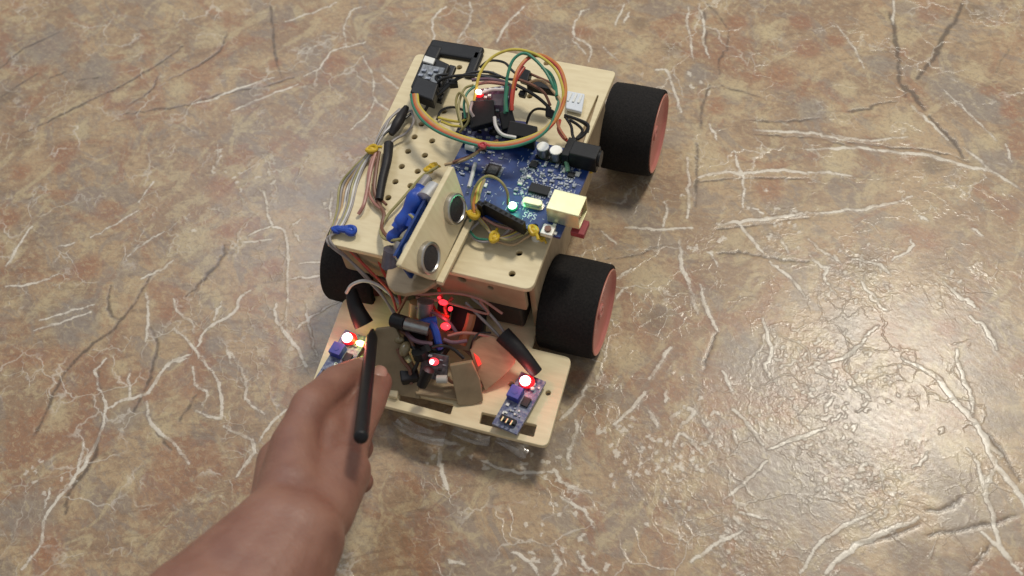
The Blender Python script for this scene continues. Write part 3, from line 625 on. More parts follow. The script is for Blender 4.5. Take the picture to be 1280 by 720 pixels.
for x, y in ((607, 113), (613, 112), (620, 111), (628, 110), (612, 120), (622, 138), (628, 143), (616, 140), (634, 122), (607, 122)):
    MB().box(P(x, y, 105-(y-106)*.22), (1.6, 1.2, 1.4), .1).build('surface_component', rr.choice([SOLD, WHT]), gy)
MB().ball(P(598.5, 115, 106), 1.4, (1.3, .9, .8)).build('red_light_core', mat('warm_white_led', (1, .9, .85), .3, emit=(1, .80, .72), estr=8), gy, smooth=True)
MB().ball(P(599, 118, 104), 2.0, (1.2, 1, .6)).build('red_glow', LEDR, gy, smooth=True)
pl = P(598, 117, 112); point('gyro_glow', pl, .001, (1, .15, .12))
def plug(pxs, thick, n=0, label=None):
    return MB().poly(PX(pxs), thick).build('wire_plug', BLK, RB, bevel=.5)
plug([(588, 126, 104), (617, 124, 104), (619, 152, 98), (588, 160, 98)], 9)
plug([(624, 140, 102), (640, 136, 102), (646, 158, 97), (628, 162, 97)], 7)
plug([(637, 150, 100), (672, 158, 98), (669, 173, 96), (633, 168, 97)], 6)
plug([(650, 83, 96), (663, 88, 96), (659, 103, 94), (648, 99, 94)], 5)
plug([(660, 98, 92), (696, 106, 92), (694, 113, 92), (658, 106, 92)], 5)
plug([(650, 112, 93), (658, 113, 93), (655, 120, 92), (647, 118, 92)], 4)
plug([(682, 132, 92), (693, 138, 92), (691, 148, 90), (681, 145, 90)], 5)
plug([(577, 140, 92), (588, 140, 92), (588, 150, 92), (577, 150, 92)], 6)
plug([(544, 100, 82), (552, 102, 82), (545, 118, 82), (538, 116, 82)], 4)
plug([(560, 98, 90), (571, 97, 90), (572, 104, 90), (561, 105, 90)], 4)

# ------------------------------------------------------------------ wires
def wire(col, r, *pts, name='wire'):
    return MB().tube(PX(pts), r, n=8, sub=7).build(name, WC[col], RB, smooth=True)
# big loop
for dx, dy, c, r in ((0, 0, 'orange', .85), (3, -3, 'yellow', .75), (-3.5, 3, 'green', .8), (1.5, -1, 'tan', .8), (-1.5, 1.5, 'red', .7)):
    wire(c, r, (518+dx*1.2, 118, 92), (521+dx, 133+dy*.4, 93), (534+dx, 150+dy, 94), (556+dx*.4, 165+dy, 95), (590, 177+dy, 97), (625, 182+dy, 99), (662, 174+dy, 101), (688, 158+dy*.5, 103), (703+dx*.6, 134, 106), (707+dx, 108, 109), (699+dx*.7, 84-dx, 111), (680, 70-dx, 113), (664, 70+dy, 113), (650-dx, 83, 112), (643-dx, 100, 110), (640-dx, 122, 105), (638-dx, 140, 100)) if c in ('red', 'orange') else \
    wire(c, r, (518+dx*1.2, 118, 92), (521+dx, 133+dy*.4, 93), (534+dx, 150+dy, 94), (556+dx*.4, 165+dy, 95), (590, 177+dy, 97), (625, 182+dy, 99), (662, 174+dy, 101), (686, 158+dy*.5, 103), (700+dx*.6, 130, 106), *( ((703, 108, 110), (692, 84, 113), (668, 67, 115), (640, 62, 115), (615, 72, 113), (600, 92, 110), (594, 118, 105), (590, 142, 100)) if c == 'yellow' else
        ((696, 122, 106), (690, 104, 110), (678, 84, 113), (658, 67, 115), (643, 73, 114), (635, 92, 111), (632, 118, 106), (631, 142, 101)) if c == 'green' else ((690, 112, 108), (683, 104, 104), (672, 100, 98), (660, 104, 94)) ))
wire('green', .8, (696, 120, 108), (694, 105, 108), (688, 92, 108), (677, 84, 110))
wire('green', 1.1, (633, 140, 102), (632, 125, 105), (634, 108, 108)); wire('red', 1.0, (640, 138, 102), (640, 120, 106), (645, 100, 109), (655, 84, 110))
wire('green', .7, (582, 148, 95), (580, 130, 97), (585, 115, 98), (600, 104, 98))
wire('olive', .7, (578, 160, 92), (573, 135, 95), (580, 112, 97), (592, 106, 98)); wire('yellow', .7, (548, 147, 88), (560, 150, 90), (575, 152, 92), (584, 148, 94))
wire('yellow', .7, (552, 152, 88), (565, 157, 90), (578, 158, 92)); wire('olive', .7, (575, 165, 90), (586, 150, 98), (584, 128, 100), (575, 116, 98), (570, 128, 95), (574, 150, 92))
wire('white', .8, (602, 116, 107), (615, 112, 107), (630, 112, 107)); wire('white', .9, (618, 146, 102), (620, 158, 100), (628, 168, 98), (645, 172, 96)); wire('grey', .8, (590, 128, 104), (588, 138, 104), (592, 146, 102))
# black wires at the back
wire('black', .8, (540, 120, 84), (553, 110, 86), (568, 100, 89), (585, 92, 92), (610, 90, 94), (632, 98, 94), (650, 100, 94))
wire('black', .8, (545, 122, 84), (560, 108, 88), (578, 96, 92), (600, 95, 95), (630, 102, 96), (646, 112, 95))
wire('black', .8, (546, 118, 84), (548, 103, 88), (562, 96, 92), (590, 94, 94), (625, 96, 95)); wire('black', .7, (600, 84, 88), (612, 76, 92), (630, 78, 94), (640, 88, 95), (650, 96, 94))
wire('black', .9, (530, 140, 80), (540, 125, 84), (556, 112, 87), (566, 102, 90)); wire('black', .7, (546, 150, 78), (552, 138, 80), (566, 134, 82), (580, 138, 88))
wire('black', .9, (645, 106, 94), (660, 114, 94), (675, 124, 92), (688, 136, 91)); wire('black', .7, (688, 138, 90), (672, 136, 88), (663, 142, 84), (658, 155, 80))
wire('brown', .8, (650, 100, 95), (665, 106, 96), (680, 116, 95), (688, 132, 92)); wire('black', .8, (560, 93, 89), (545, 96, 88), (552, 108, 86)); wire('purple', .9, (590, 100, 98), (610, 99, 99), (632, 103, 99))
wire('pink', .9, (596, 105, 100), (612, 103, 101), (635, 106, 101)); wire('brown', .7, (662, 92, 92), (676, 98, 93), (690, 104, 92))
wire('black', .9, (706, 146, 88), (718, 148, 90), (730, 154, 91), (735, 160, 90), (728, 170, 88), (717, 176, 87)); wire('black', .8, (708, 148, 90), (714, 158, 90), (716, 170, 89), (722, 180, 89)); wire('black', .8, (706, 144, 90), (724, 150, 92), (735, 156, 92), (734, 166, 90))
wire('black', .8, (712, 150, 86), (722, 156, 86), (728, 164, 86), (720, 174, 88)); wire('red', .8, (700, 150, 88), (698, 162, 89), (704, 172, 90), (712, 178, 90)); wire('copper', .8, (696, 148, 90), (699, 160, 91), (708, 174, 91))
# left bundle along the deck edge
MB().tube(PX([(486, 180, 79), (484, 200, 80), (478, 225, 79), (474, 250, 78)]), lambda t: 2.6-.5*t, 12).build('shrink_tube', SHR, RB, smooth=True)
MB().tube(PX([(508, 134, 79), (498, 152, 80), (489, 168, 79)]), lambda t: 1.6+1.2*math.sin(math.pi*t), 10).build('shrink_tube', SHR, RB, smooth=True)
for c, a in (('grey', (506, 134)), ('white', (512, 138)), ('black', (514, 142))):
    wire(c, .7, (a[0], a[1], 78), (a[0]-18, a[1]+14, 79), (478, 170, 79), (470, 184, 80))
wire('grey', .7, (514, 138, 78), (517, 152, 78), (508, 166, 78), (494, 174, 78), (482, 184, 79)); wire('grey', .7, (500, 136, 78), (484, 152, 78), (472, 172, 79), (467, 186, 79))
wire('pink', 1.0, (470, 190, 79), (464, 210, 79), (460, 232, 78), (455, 255, 78), (448, 268, 76)); wire('brown', 1.0, (474, 190, 79), (470, 215, 79), (468, 238, 78), (474, 256, 77), (480, 268, 77), (477, 285, 78), (484, 296, 82))
wire('pink', .8, (467, 192, 78), (461, 215, 78), (461, 240, 77), (468, 254, 77), (478, 262, 77)); wire('brown', .8, (466, 230, 78), (474, 246, 77), (483, 256, 77))
for k, c in enumerate(('grey', 'white', 'olive', 'grey')):
    wire(c, .6, (466-k, 190, 78), (456-k*2, 206, 76), (447-k*3, 230, 74), (440-k*2.5, 258, 74), (430-k*2, 280, 75), (420-k, 290, 76))
for k in range(5):
    wire(('grey', 'white', 'tan', 'grey', 'olive')[k], .7, (464-k, 192, 77), (452-k*3, 212, 74), (438-k*3.2, 236-k, 70), (432-k*2.6, 262, 71), (422-k*1.4, 282, 75), (416-k, 294, 75))
wire('grey', .7, (424, 289, 76), (413, 296, 76), (416, 306, 74), (432, 320, 66), (455, 345, 56), (478, 370, 48), (492, 392, 42)); wire('grey', .7, (420, 291, 76), (409, 298, 75), (414, 308, 73), (440, 328, 63), (468, 356, 52), (488, 384, 44), (500, 398, 40))
wire('red', .7, (424, 300, 73), (446, 322, 66), (470, 346, 58), (488, 366, 50), (497, 392, 42)); wire('red', .8, (470, 318, 68), (482, 345, 56), (496, 362, 50), (502, 385, 44)); wire('brown', .8, (440, 312, 70), (462, 340, 58), (480, 352, 54), (508, 362, 52))
wire('white', .9, (433, 366, 48), (440, 356, 55), (455, 351, 58), (472, 356, 54), (488, 368, 48), (500, 380, 44))
# olive wire from the sonar along the deck and its loop
wire('olive', .8, (548, 208, 80), (528, 220, 79), (512, 238, 78), (498, 254, 78), (484, 270, 77), (476, 286, 78), (480, 298, 82), (496, 300, 88), (512, 293, 92), (520, 280, 94), (514, 270, 95), (505, 268, 94))
wire('white', .7, (505, 299, 90), (515, 294, 92), (521, 284, 94), (518, 273, 95)); wire('brown', .8, (566, 203, 88), (590, 194, 90), (608, 182, 94), (622, 176, 98)); wire('tan', .8, (556, 206, 86), (580, 200, 89), (598, 190, 93))
# wires by the front header
wire('olive', .7, (635, 256, 90), (634, 240, 96), (625, 226, 100), (610, 220, 100), (598, 228, 98), (590, 246, 92), (591, 262, 88)); wire('orange', .8, (598, 228, 92), (594, 240, 92), (592, 254, 90), (593, 266, 88))
wire('white', 1.0, (594, 204, 88), (590, 220, 88), (586, 234, 88)); wire('yellow', .7, (602, 226, 92), (597, 238, 92), (595, 255, 90)); wire('tan', .7, (606, 224, 93), (600, 240, 91), (596, 262, 88))
for k in range(5):
    c = ('olive', 'tan', 'grey', 'yellow', 'brown')[k]; j = k*2.4
    wire(c, .6, (594+k, 268, 84), (603+k*2, 280+k, 82), (617, 293+j*.6, 82), (634, 300-k*1.5, 82), (650, 295-k*2.2, 82), (664, 288-k, 83))
wire('green', .6, (590, 270, 84), (586, 284, 80), (595, 297, 79), (612, 300, 79)); wire('grey', .7, (600, 276, 82), (588, 290, 79), (600, 302, 78), (625, 298, 80), (642, 280, 84)); wire('tan', .6, (615, 300, 80), (640, 306, 79), (656, 298, 80), (668, 290, 82)); wire('pink', .7, (604, 272, 84), (622, 282, 83), (640, 286, 83), (655, 284, 84))
# wires to the right sensor, front area
wire('grey', .8, (590, 372, 52), (606, 386, 50), (622, 404, 46), (636, 424, 42), (648, 440, 38)); wire('grey', .8, (582, 378, 52), (600, 396, 48), (618, 414, 44), (634, 432, 40)); wire('pink', .7, (520, 372, 52), (550, 376, 52), (580, 384, 52), (610, 392, 50), (600, 376, 56))
wire('pink', .8, (560, 420, 44), (580, 416, 46), (605, 419, 45), (628, 424, 42)); wire('black', .5, (588, 436, 40), (592, 424, 46), (600, 416, 46), (614, 416, 46)); wire('pink', .7, (500, 366, 56), (530, 368, 58), (565, 366, 60), (600, 374, 58), (628, 392, 52))
wire('copper', 2.6, (590, 392, 48), (586, 408, 44), (577, 430, 38)); wire('red', 1.0, (548, 360, 56), (552, 375, 50), (548, 392, 46)); wire('red', .9, (566, 372, 52), (556, 384, 50), (560, 400, 46), (556, 415, 42)); wire('red', .8, (540, 380, 48), (548, 392, 48), (562, 396, 48))
wire('brown', .9, (497, 392, 42), (506, 375, 50), (512, 362, 56)); wire('brown', .9, (570, 430, 34), (590, 445, 34), (602, 470, 28), (598, 495, 27))
MB().tube(PX([(439, 362, 46), (442, 376, 43), (448, 392, 39), (455, 406, 35)]), lambda t: 3.0+2.4*t, 14).build('shrink_tube', SHR, RB, smooth=True)  # real tube, widened downwards to take in the shadow beside it
MB().tube(PX([(628, 418, 44), (644, 434, 41), (658, 450, 37), (671, 466, 32)]), lambda t: 4.6-1.3*t, 14).build('shrink_tube', SHR, RB, smooth=True)

# ties --------------------------------------------------------------
DKW = mat('olive_plywood', (.30, .23, .135), .6, col2=(.20, .15, .085), scale=120, amount=.5, bump=.3)
def tie(px, py, z, m, s=1, ang=0, name='wire_tie'):
    c = P(px, py, z); q = MB(); ca, sa = math.cos(ang), math.sin(ang)
    for k in range(2):
        pts = []
        for j in range(9):
            a = j/8*math.tau; x, y = (2.1+.5*k)*math.cos(a)*s, 1.7*math.sin(a)*s
            pts.append(c+Vector((x*ca-y*sa, x*sa+y*ca, (k*1.0-.4)*s+.5*math.sin(a*2))))
        q.tube(pts, .95*s, 8, 3)
    q.ball(c, 1.7*s, (1.2, 1, .8), 10)
    q.tube([c, c+Vector((3.6*ca, 3.6*sa, .6))*s, c+Vector((5.6*ca, 5.6*sa-.8, .2))*s], .8*s, 7, 3)
    return q.build(name, m, RB, smooth=True)
tie(465, 187, 80, YEL, 1.05, .6); tie(536, 212, 79, YEL, .85, .5); tie(542, 207, 79, YEL, .7, .1); tie(592, 268, 87, YEL, 1.05, 3.1); tie(618, 297, 82, YEL, 1.05, 1.6); tie(667, 288, 84, YEL, 1.0, -.8); tie(677, 297, 80, YEL, .7, -.6)
tie(737, 212, 80, YEL, .7, 0); tie(421, 287, 77, BLUT, .85, 0); tie(438, 288, 77, BLUT, 1.15, 3.0); tie(603, 182, 100, mat('red_tie_plastic', (.42, .04, .05), .4), .7, 0.2)
wire_r = MB().tube(PX([(421, 286, 77), (430, 288, 78), (438, 288, 77)]), 1.4, 8).build('wire_tie', BLUT, RB, smooth=True)

# ------------------------------------------------------------------ sonar mount
TA, TB, TC, TD = P(567, 207, 108), P(500, 333, 107), P(545, 352, 81), P(586, 268, 82)
nrm = (TB-TA).cross(TD-TA).normalized()
if nrm.x < 0: nrm = -nrm
yy_ = (TB-TA).normalized(); xx_ = nrm.cross(yy_).normalized()
if xx_.z > 0: xx_ = -xx_
# plate frame: local x along yy_, local y along xx_ (downwards), normal outwards
def loc2(v): d = v-TA; return (d.dot(yy_), d.dot(xx_))
def raypl(px, py, off=0):
    d = fw + rt*((px-640)/FPX) + up*((360-py)/FPX); t = ((TA+nrm*off)-CAM).dot(nrm)/d.dot(nrm); return CAM+d*t
e1, e2 = raypl(566, 261), raypl(533.5, 322)
Mp = Matrix.Identity(4); zax = yy_.cross(xx_)
for i in range(3): Mp[i][0] = yy_[i]; Mp[i][1] = xx_[i]; Mp[i][2] = zax[i]; Mp[i][3] = (TA[i]-nrm[i]*1.5)*MM
L1, L2 = loc2(e1), loc2(e2)
c1, c2, c3, c4 = loc2(TA), loc2(TB), loc2(raypl(546, 352)), loc2(raypl(586, 264))
sn = plate('sonar_panel', [(*c1, 1.5), (*c2, 2), (*c3, 3), (*c4, 3)], 0, 3, WOOD, RB, holes=[(*L1, 7.6), (*L2, 7.6)], M=Mp)
for c in (e1, e2):
    MB().lathe(c-nrm*9, nrm, [(0, 7.9), (10.5, 7.9), (11.6, 7.8), (11.9, 7.4), (11.9, 6.6), (11.2, 6.2), (10.9, 6.0)], 40).build('sonar_can', STEELD, sn, smooth=True)
    MB().lathe(c+nrm*2.0, nrm, [(0, 6.3), (.35, 5.8), (.7, 4.0), (.85, 0)], 40).build('sonar_mesh', MESH, sn, smooth=True)
cc = (e1+e2)/2-nrm*10
bd = MB(); u_, v_ = yy_, xx_
bd.poly([cc+u_*a-v_*b for a, b in ((-22, -9), (22, -9), (22, 9), (-22, 9))], 1.5); bd.build('sonar_board', PCB, sn)
# rail along the foot of the panel, round wooden servo plate below
f1, f2 = raypl(584, 273, .5), raypl(545, 351, .5)
MB().poly([f1, f2, f2+Vector((3.4, 0, -.4)), f1+Vector((3.4, 0, -.4))], 3.2).build('foot_rail', WOOD, sn, bevel=.3)
fp = []
for x, y in ((484, 338), (482, 348), (485, 357), (492, 364), (506, 367), (530, 362), (545, 352), (560, 330), (566, 300), (520, 300), (498, 318)): fp.append(P(x, y, 79.5))
MB().poly(fp, 3).build('servo_plate', WOODE, RB, bevel=.4)
# servo, blue tape bundle
MB().poly(PX([(500, 262, 92), (520, 242, 92), (556, 262, 90), (538, 296, 88)]), 11).build('servo_body', BLUT, RB, bevel=1.2)
tp = MB().tube(PX([(487, 300, 84), (497, 288, 88), (506, 272, 92), (520, 250, 96), (530, 240, 96)]), lambda t: 2.3+3.2*t+.6*math.sin(t*19), 12, 8)
tp.build('blue_tape_bundle', BLUT, RB, smooth=True)
MB().tube(PX([(494, 285, 90), (506, 270, 93), (515, 273, 93), (512, 284, 91)]), 2.4, 10).build('blue_tape_bundle', BLUT, RB, smooth=True)
MB().cyl(P(531, 250, 99), P(543, 235, 97), 4.6, 4.2, n=24).build('metal_can', mat('bright_can', (.80, .80, .78), .3, .8, col2=(.6, .6, .6)), RB, smooth=True)
MB().tube(PX([(535, 222, 84), (520, 242, 84), (510, 262, 84)]), 2.6, 10).build('grey_cable', WC['grey'], RB, smooth=True)
MB().cyl(P(492, 312, 84), P(489, 334, 76), 5.0, n=20).build('motor_can', mat('dark_metal', (.10, .09, .12), .35, .6, col2=(.2, .18, .2)), RB, smooth=True)
MB().cyl(P(504, 300, 86), P(500, 318, 80), 4.0, n=20).build('motor_can', STEELD, RB, smooth=True)

# ------------------------------------------------------------------ front cluster
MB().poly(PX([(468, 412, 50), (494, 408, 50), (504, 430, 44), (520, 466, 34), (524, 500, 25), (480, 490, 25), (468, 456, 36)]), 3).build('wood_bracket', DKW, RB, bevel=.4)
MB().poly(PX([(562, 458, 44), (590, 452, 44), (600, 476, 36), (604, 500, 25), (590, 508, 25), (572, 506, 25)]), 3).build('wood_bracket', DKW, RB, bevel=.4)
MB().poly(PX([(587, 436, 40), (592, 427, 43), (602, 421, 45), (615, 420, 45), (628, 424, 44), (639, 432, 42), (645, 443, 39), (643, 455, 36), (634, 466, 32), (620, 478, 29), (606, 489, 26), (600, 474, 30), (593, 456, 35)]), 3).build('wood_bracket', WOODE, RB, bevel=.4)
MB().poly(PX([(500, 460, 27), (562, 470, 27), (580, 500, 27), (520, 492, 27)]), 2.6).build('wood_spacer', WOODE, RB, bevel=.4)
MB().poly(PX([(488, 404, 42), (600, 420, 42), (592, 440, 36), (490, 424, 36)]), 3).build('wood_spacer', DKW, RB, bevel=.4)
cs = MB().poly(PX([(528, 440, 44), (560, 446, 44), (558, 478, 34), (524, 470, 34)]), 1.6).build('line_sensor_board', mat('dark_grey_board', (.05, .055, .06), .45, col2=(.12, .12, .13), scale=600, amount=.9), RB)
p = P(542.5, 452, 46); MB().ball(p, 2.0, (1.3, 1, .7)).build('red_glow', mat('soft_red_glow', (.8, .02, .02), .3, emit=(1, .04, .06), estr=1.6), cs, smooth=True)
MB().ball(p+Vector((-.6, -.8, .8)), 1.2).build('red_light_core', LEDW, cs, smooth=True)
MB().cyl(P(536, 462, 46), P(527, 482, 38), 3.0, 2.6, n=18).build('sensor_tube', BLK, cs, smooth=True)
MB().cyl(P(546, 474, 38), P(559, 474, 38), 2.1, n=16).build('clear_emitter', mat('milky_plastic', (.45, .44, .40), .25), cs, smooth=True)
for x, y in ((552, 450), (556, 456), (538, 445), (550, 462), (545, 468), (533, 448)): MB().box(P(x, y, 45-(y-440)*.3), (1.8, 1.2, 1)).build('surface_component', rr.choice([SOLD, BLK]), cs)
MB().cyl(P(506, 404, 52), P(536, 412, 50), 3.3, n=20).build('metal_cylinder', mat('dull_silver', (.45, .48, .46), .3, .8, col2=(.3, .3, .3)), RB, smooth=True)
MB().cyl(P(492, 400, 50), P(508, 405, 52), 3.9, n=20).build('motor_end', BLK, RB, smooth=True)
MB().cyl(P(532, 376, 54), P(530, 396, 46), 4.3, 4.0, n=22).build('grey_knob', mat('grey_rubber', (.09, .09, .10), .5, col2=(.2, .19, .18)), RB, smooth=True)
MB().cyl(P(520, 378, 50), P(518, 398, 42), 3.4, n=16).build('screw_post', WC['tan'], RB, smooth=True)
MB().tube(PX([(536, 400, 50), (543, 410, 50), (547, 424, 46), (550, 436, 42)]), 2.0, 8).build('blue_strap', BLUT, RB, smooth=True)
MB().tube(PX([(524, 406, 48), (536, 402, 50), (546, 400, 50)]), 2.2, 8).build('blue_strap', BLUT, RB, smooth=True)
MB().ball(P(506, 436, 45), 3.4, (.8, 1.3, .7), 14).build('glue_lump', mat('cloudy_glue', (.26, .21, .11), .25, col2=(.16, .12, .06)), RB, smooth=True)
MB().ball(P(499, 425, 45), 2.4, (1.2, .9, .8), 12).build('glue_lump', bpy.data.materials['cloudy_glue'], RB, smooth=True)
MB().cyl(P(524, 438, 46), P(527, 446, 42), 4.2, n=14).build('black_nut', BLK, RB); MB().cyl(P(530, 432, 46), P(534, 440, 44), 3.0, n=8).build('black_nut', BLK, RB)
MB().cyl(P(509, 447, 42), P(512, 451, 40), 1.6, n=10).build('screw', STEEL, RB)
MB().poly(PX([(566, 380, 40), (606, 388, 40), (604, 420, 34), (560, 414, 34)]), 6).build('dark_box', BLK, RB, bevel=.6)
plug([(548, 374, 50), (562, 378, 50), (560, 392, 48), (546, 388, 48)], 5)
MB().tube(PX([(497, 436, 44), (503, 450, 40), (512, 462, 36), (514, 480, 30)]), 1.0, 7).build('wire', WC['brown'], RB, smooth=True)
MB().poly(PX([(590, 436, 40), (594, 434, 40), (602, 455, 36), (598, 458, 36)]), 1.2).build('red_lit_strip', mat('red_lit_plastic', (.7, .03, .02), .4, emit=(1, .05, .03), estr=.5), RB)  # no lamp: red spill on the bracket put in as emission
for x, y, z, r in ((554, 378, 54, 1.5), (563, 386, 52, 1.3), (557, 408, 48, 1.8), (549, 372, 53, 1.2)):  # bits of wire lit red, their light put in as emission
    MB().ball(P(x, y, z), r, (rr.uniform(.8, 1.9), rr.uniform(.6, 1.2), .7)).build('red_glow', bpy.data.materials['soft_red_glow'], RB, smooth=True)
point('centre_glow', P(556, 398, 50), .0028, (1, .05, .05), 3); point('centre_glow', P(598, 452, 44), .0010, (1, .12, .08), 3)

for pts, c, r in (([(508, 416, 46), (516, 424, 48), (526, 428, 48), (540, 430, 46)], 'purple', 1.2), ([(512, 428, 44), (520, 440, 44), (522, 452, 40), (516, 466, 34)], 'black', 1.0),
        ([(540, 434, 46), (552, 432, 46), (566, 436, 42), (580, 448, 38)], 'black', .9), ([(496, 412, 46), (510, 420, 46), (518, 436, 44)], 'brown', .9), ([(554, 424, 46), (566, 428, 44), (584, 426, 44)], 'purple', 1.0),
        ([(556, 470, 34), (566, 478, 30), (574, 470, 34), (590, 472, 34)], 'brown', .9), ([(520, 384, 50), (540, 390, 50), (560, 402, 48), (572, 418, 44)], 'purple', 1.0)):
    wire(c, r, *pts)
MB().box(P(520, 424, 42), (12, 8, 6), .3).build('black_connector', BLK, RB, bevel=.5); MB().box(P(548, 436, 40), (9, 7, 6), -.2).build('black_connector', BLK, RB, bevel=.5)
MB().box(P(512, 470, 32), (9, 7, 5), .5).build('black_connector', SHR, RB, bevel=.8)
CLR = mat('clear_tape', (.93, .93, .92), .06, trans=.92, bump=1.0, bscale=260)
def tape(pts, z0, w):
    bm_ = MB(); g = []
    A = [P(x, y, z0) for x, y in pts]
    for i, a in enumerate(A):
        d = (A[min(i+1, len(A)-1)]-A[max(i-1, 0)]).normalized(); sd = Vector((-d.y, d.x, 0))
        g.append([bm_.bm.verts.new(a+sd*(j-2)*w/4+Vector((0, 0, rr.uniform(-1.4, 1.4)))) for j in range(5)])
    for r_, s_ in zip(g, g[1:]):
        for j in range(4): bm_.bm.faces.new((r_[j], r_[j+1], s_[j+1], s_[j]))
    o = bm_.build('clear_tape', CLR, RB); m = o.modifiers.new('t', 'SOLIDIFY'); m.thickness = .25*MM
tape([(497, 524), (505, 532), (520, 540), (538, 546), (556, 549)], 13, 7); tape([(566, 536), (580, 544), (596, 549), (612, 552)], 13, 5); tape([(622, 545), (634, 552), (648, 562), (658, 570)], 12, 6)
# infrared sensor boards
def ir(px, py, ang, extra=False):
    c = P(px, py, 29); S = Matrix.Translation(c) @ Matrix.Rotation(ang, 4, 'Z')
    def bx(name, x, y, z, s, m, bev=.15, par=None, **k): return MB().box((x, y, z), s, 0, M=S).build(name, m, par or b, bevel=bev, **k)
    b = MB().box((0, 0, -.8), (14, 32, 1.6), 0, M=S).build('infrared_sensor_board', PCBG, RB, bevel=.15)
    bx('adjuster', -3.2, 2.5, 2.4, (6.6, 6.8, 4.8), POT, .3)
    MB().cyl(S @ Vector((-3.2, 2.5, 4.7)), S @ Vector((-3.2, 2.5, 5.0)), 1.5, n=12).build('adjuster_screw', POT, b)
    bx('comparator_chip', 3.2, 1.2, .8, (4, 5, 1.5), BLK)
    bx('pin_strip', 0, -11.5, 1.6, (8.5, 2.6, 2.8), BLK)
    for k in range(3): MB().cyl(S @ Vector((-2.5+k*2.5, -11.5, 3)), S @ Vector((-2.5+k*2.5, -14, 3.4)), .45, n=8).build('pin', STEEL, b)
    for k in range(16):
        bx('surface_component', rr.uniform(-5.5, 5.5), rr.choice([rr.uniform(-9, -2.5), rr.uniform(7.5, 14)]), .4, (rr.choice([1.6, .9]), rr.choice([.9, 1.6]), .8), rr.choice([SOLD, WHT, WHT]), .05)
    L_ = S @ Vector((-1.6, 10.5, 3.2))
    MB().ball(L_-Vector((-.6, -.5, 1.2)), 3.7, (1.1, 1, .55), 18).build('red_glow', LEDR, b, smooth=True)  # wide glowing dome stands in for the red halo round the core
    MB().ball(L_+Vector((.1, -.3, 1.0)), 2.7, (1, 1.0, .75), 16).build('red_light_core', LEDW, b, smooth=True)
    point('sensor_glow', L_+Vector((0, 0, 6)), .006, (1, .10, .08), 3)
    if extra:
        L2_ = S @ Vector((5.8, 10.8, 2.0)); MB().ball(L2_, 2.1, (1.3, .8, .7), 14).build('yellow_green_light', LEDY, b, smooth=True)
        L3_ = S @ Vector((9.0, 11.2, 1.8)); MB().ball(L3_, 1.9, (.9, 1, .8), 14).build('small_red_light', LEDR, b, smooth=True)
        point('sensor_glow', L2_+Vector((0, 0, 5)), .004, (.6, 1, .2), 3)
    else:
        MB().ball(S @ Vector((3.0, 9.0, 1.4)), 1.2, (1, 1, .8), 10).build('small_light', WHT, b, smooth=True)
    return b
ir(649, 503, -.17); ir(427, 448, -.13, True)

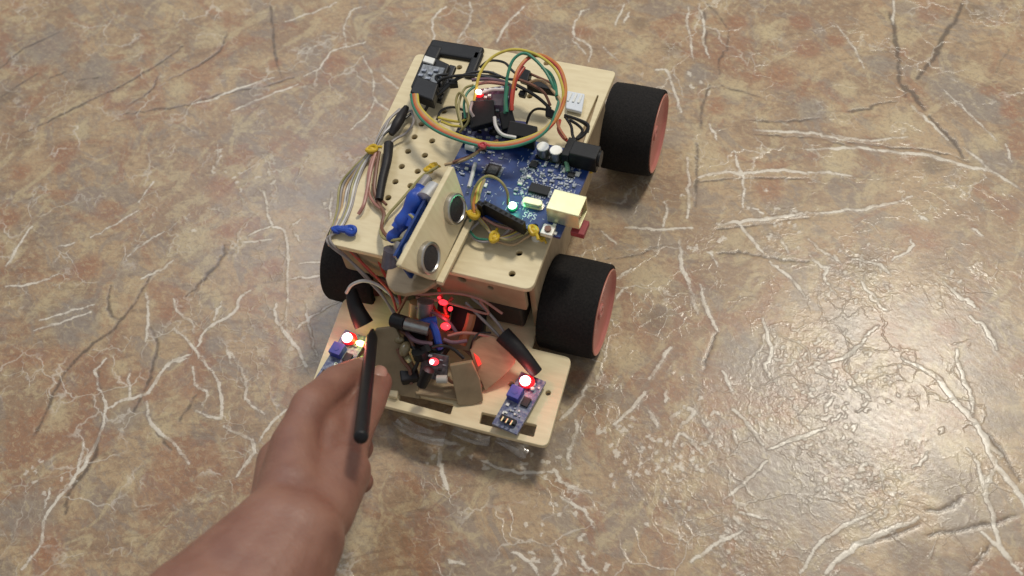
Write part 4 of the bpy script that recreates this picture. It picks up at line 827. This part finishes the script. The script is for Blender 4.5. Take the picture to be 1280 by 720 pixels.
# ------------------------------------------------------------------ hand and pen
def hand():
    J = lambda *q: P(*q)
    caps = []
    def chain(pts, rs):
        for (a, b), (ra, rb) in zip(zip(pts, pts[1:]), zip(rs, rs[1:])): caps.append((a, b, ra, rb))
    elbow, fore, wrist = J(150, 980, 116), J(262, 790, 112), J(350, 672, 104)
    chain([elbow, fore, wrist], [38, 31, 21]); off = Vector((12, 2, 0))
    chain([elbow+off, fore+off*.9, wrist+off*.5], [36, 29, 20])
    k1, k2, k3, k4 = J(368, 556, 96), J(352, 578, 84), J(360, 604, 68), J(378, 622, 56)
    for k, r in ((k1, 10.5), (k2, 11), (k3, 10.5), (k4, 9.5)): chain([wrist+Vector((0, 0, -2)), (wrist+k)/2+Vector((2, 0, 0)), k], [19, 14.5, r])
    chain([wrist, J(405, 606, 88), J(424, 574, 80)], [19, 14, 10])
    chain([wrist, J(392, 598, 84), J(404, 548, 80), J(425, 515, 66)], [17, 14, 12, 8]); chain([J(372, 600, 76), J(405, 560, 66), J(430, 540, 52)], [14, 12, 9])
    # index: over the top of the pen's grip
    i1, i2, i3 = J(388, 507, 90), J(420, 478, 74), J(450, 463, 60)
    chain([k1, (k1+i1)/2+Vector((0, 0, .6)), i1], [10.5, 8.6, 8.8]); chain([i1, (i1+i2)/2, i2, (i2+i3)/2, i3], [8.8, 7.8, 8.0, 7.4, 6.6])
    m1, m2, m3 = J(380, 528, 72), J(420, 502, 58), J(450, 496, 50)
    chain([k2, (k2+m1)/2, m1], [10.5, 8.8, 9]); chain([m1, (m1+m2)/2, m2, m3], [9, 8, 8.2, 6.9])
    r1, r2, r3 = J(390, 566, 58), J(428, 548, 50), J(450, 560, 50)
    chain([k3, r1, r2, r3], [10, 8.4, 7.6, 6.6])
    l1, l2, l3 = J(404, 598, 46), J(436, 590, 44), J(452, 602, 46)
    chain([k4, l1, l2, l3], [9.3, 7.4, 6.6, 5.8])
    # thumb on the right of the pen
    t0, t1, t2, t3 = J(398, 640, 94), J(428, 590, 84), J(445, 532, 70), J(472, 478, 56)
    chain([wrist+Vector((2, 0, 0)), t0, t1], [18, 15, 12.5]); chain([t1, (t1+t2)/2, t2, (t2*.45+t3*.55), t3], [11, 8.6, 9.0, 8.6, 7.2])
    bm = bmesh.new()
    for a, b, ra, rb in caps:
        for c, r in ((a, ra), (b, rb)): bmesh.ops.create_uvsphere(bm, u_segments=20, v_segments=14, radius=r*MM, matrix=Matrix.Translation(c*MM))
        d = (b-a)
        if d.length < 1: continue
        m = Matrix.Translation((a+b)/2*MM) @ d.to_track_quat('Z', 'Y').to_matrix().to_4x4()
        bmesh.ops.create_cone(bm, cap_ends=True, segments=20, radius1=ra*MM, radius2=rb*MM, depth=d.length*MM, matrix=m)
    # little folds at joints come from the spheres; fuse everything to one skin
    me = bpy.data.meshes.new('h'); bm.to_mesh(me); bm.free()
    o = bpy.data.objects.new('h', me); COL.objects.link(o)
    r = o.modifiers.new('r', 'REMESH'); r.mode = 'VOXEL'; r.voxel_size = 1.3*MM
    s = o.modifiers.new('s', 'SMOOTH'); s.factor = .6; s.iterations = 5
    bpy.context.view_layer.update()
    m2 = bpy.data.meshes.new_from_object(o.evaluated_get(bpy.context.evaluated_depsgraph_get())); bpy.data.objects.remove(o)
    m2.name = 'hand'; m2.materials.clear(); m2.materials.append(SKIN); m2.polygons.foreach_set('use_smooth', [True]*len(m2.polygons))
    w = wrist*MM; m2.transform(Matrix.Translation(-w))
    h = bpy.data.objects.new('hand', m2); link(h); h.location = w
    tag(h, 'brown hand and forearm reaching in from the bottom, pinching a black pen', 'hand')
    # nails
    for tip, prev, r_ in ((t3, t2, 7.6), (i3, i2, 6.6)):
        d = (tip-prev).normalized(); upv = (Vector((.1, -.25, 1))-d*Vector((.1, -.25, 1)).dot(d)).normalized(); sd = d.cross(upv)
        n = MB(); M4 = Matrix.Identity(4)
        for i in range(3): M4[i][0] = sd[i]; M4[i][1] = d[i]; M4[i][2] = upv[i]; M4[i][3] = (tip+upv*(r_*.62))[i]
        bmesh.ops.create_uvsphere(n.bm, u_segments=16, v_segments=10, radius=1, matrix=M4 @ Matrix.Diagonal((r_*.62, r_*.85, r_*.42, 1)))
        n.build('nail', NAIL, h, smooth=True)
hand()
pa, pb = P(466, 412, 46), P(451, 548, 116)
dpen = (pb-pa).normalized()
pn = empty('pen', pa*MM); tag(pn, 'slim black pen held upright between thumb and forefinger, pointing at the left sensor', 'pen')
Lp = (pb-pa).length
MB().lathe(pa, dpen, [(9, 2.3), (12, 2.9), (Lp-2, 3.1), (Lp-.6, 2.9), (Lp, 2.2), (Lp, 0)], 28).build('barrel', BLK, pn, smooth=True)
MB().lathe(pa, dpen, [(0, .5), (1, 1.0), (9, 2.3), (9.2, 0)], 24).build('tip', BLK, pn, smooth=True)
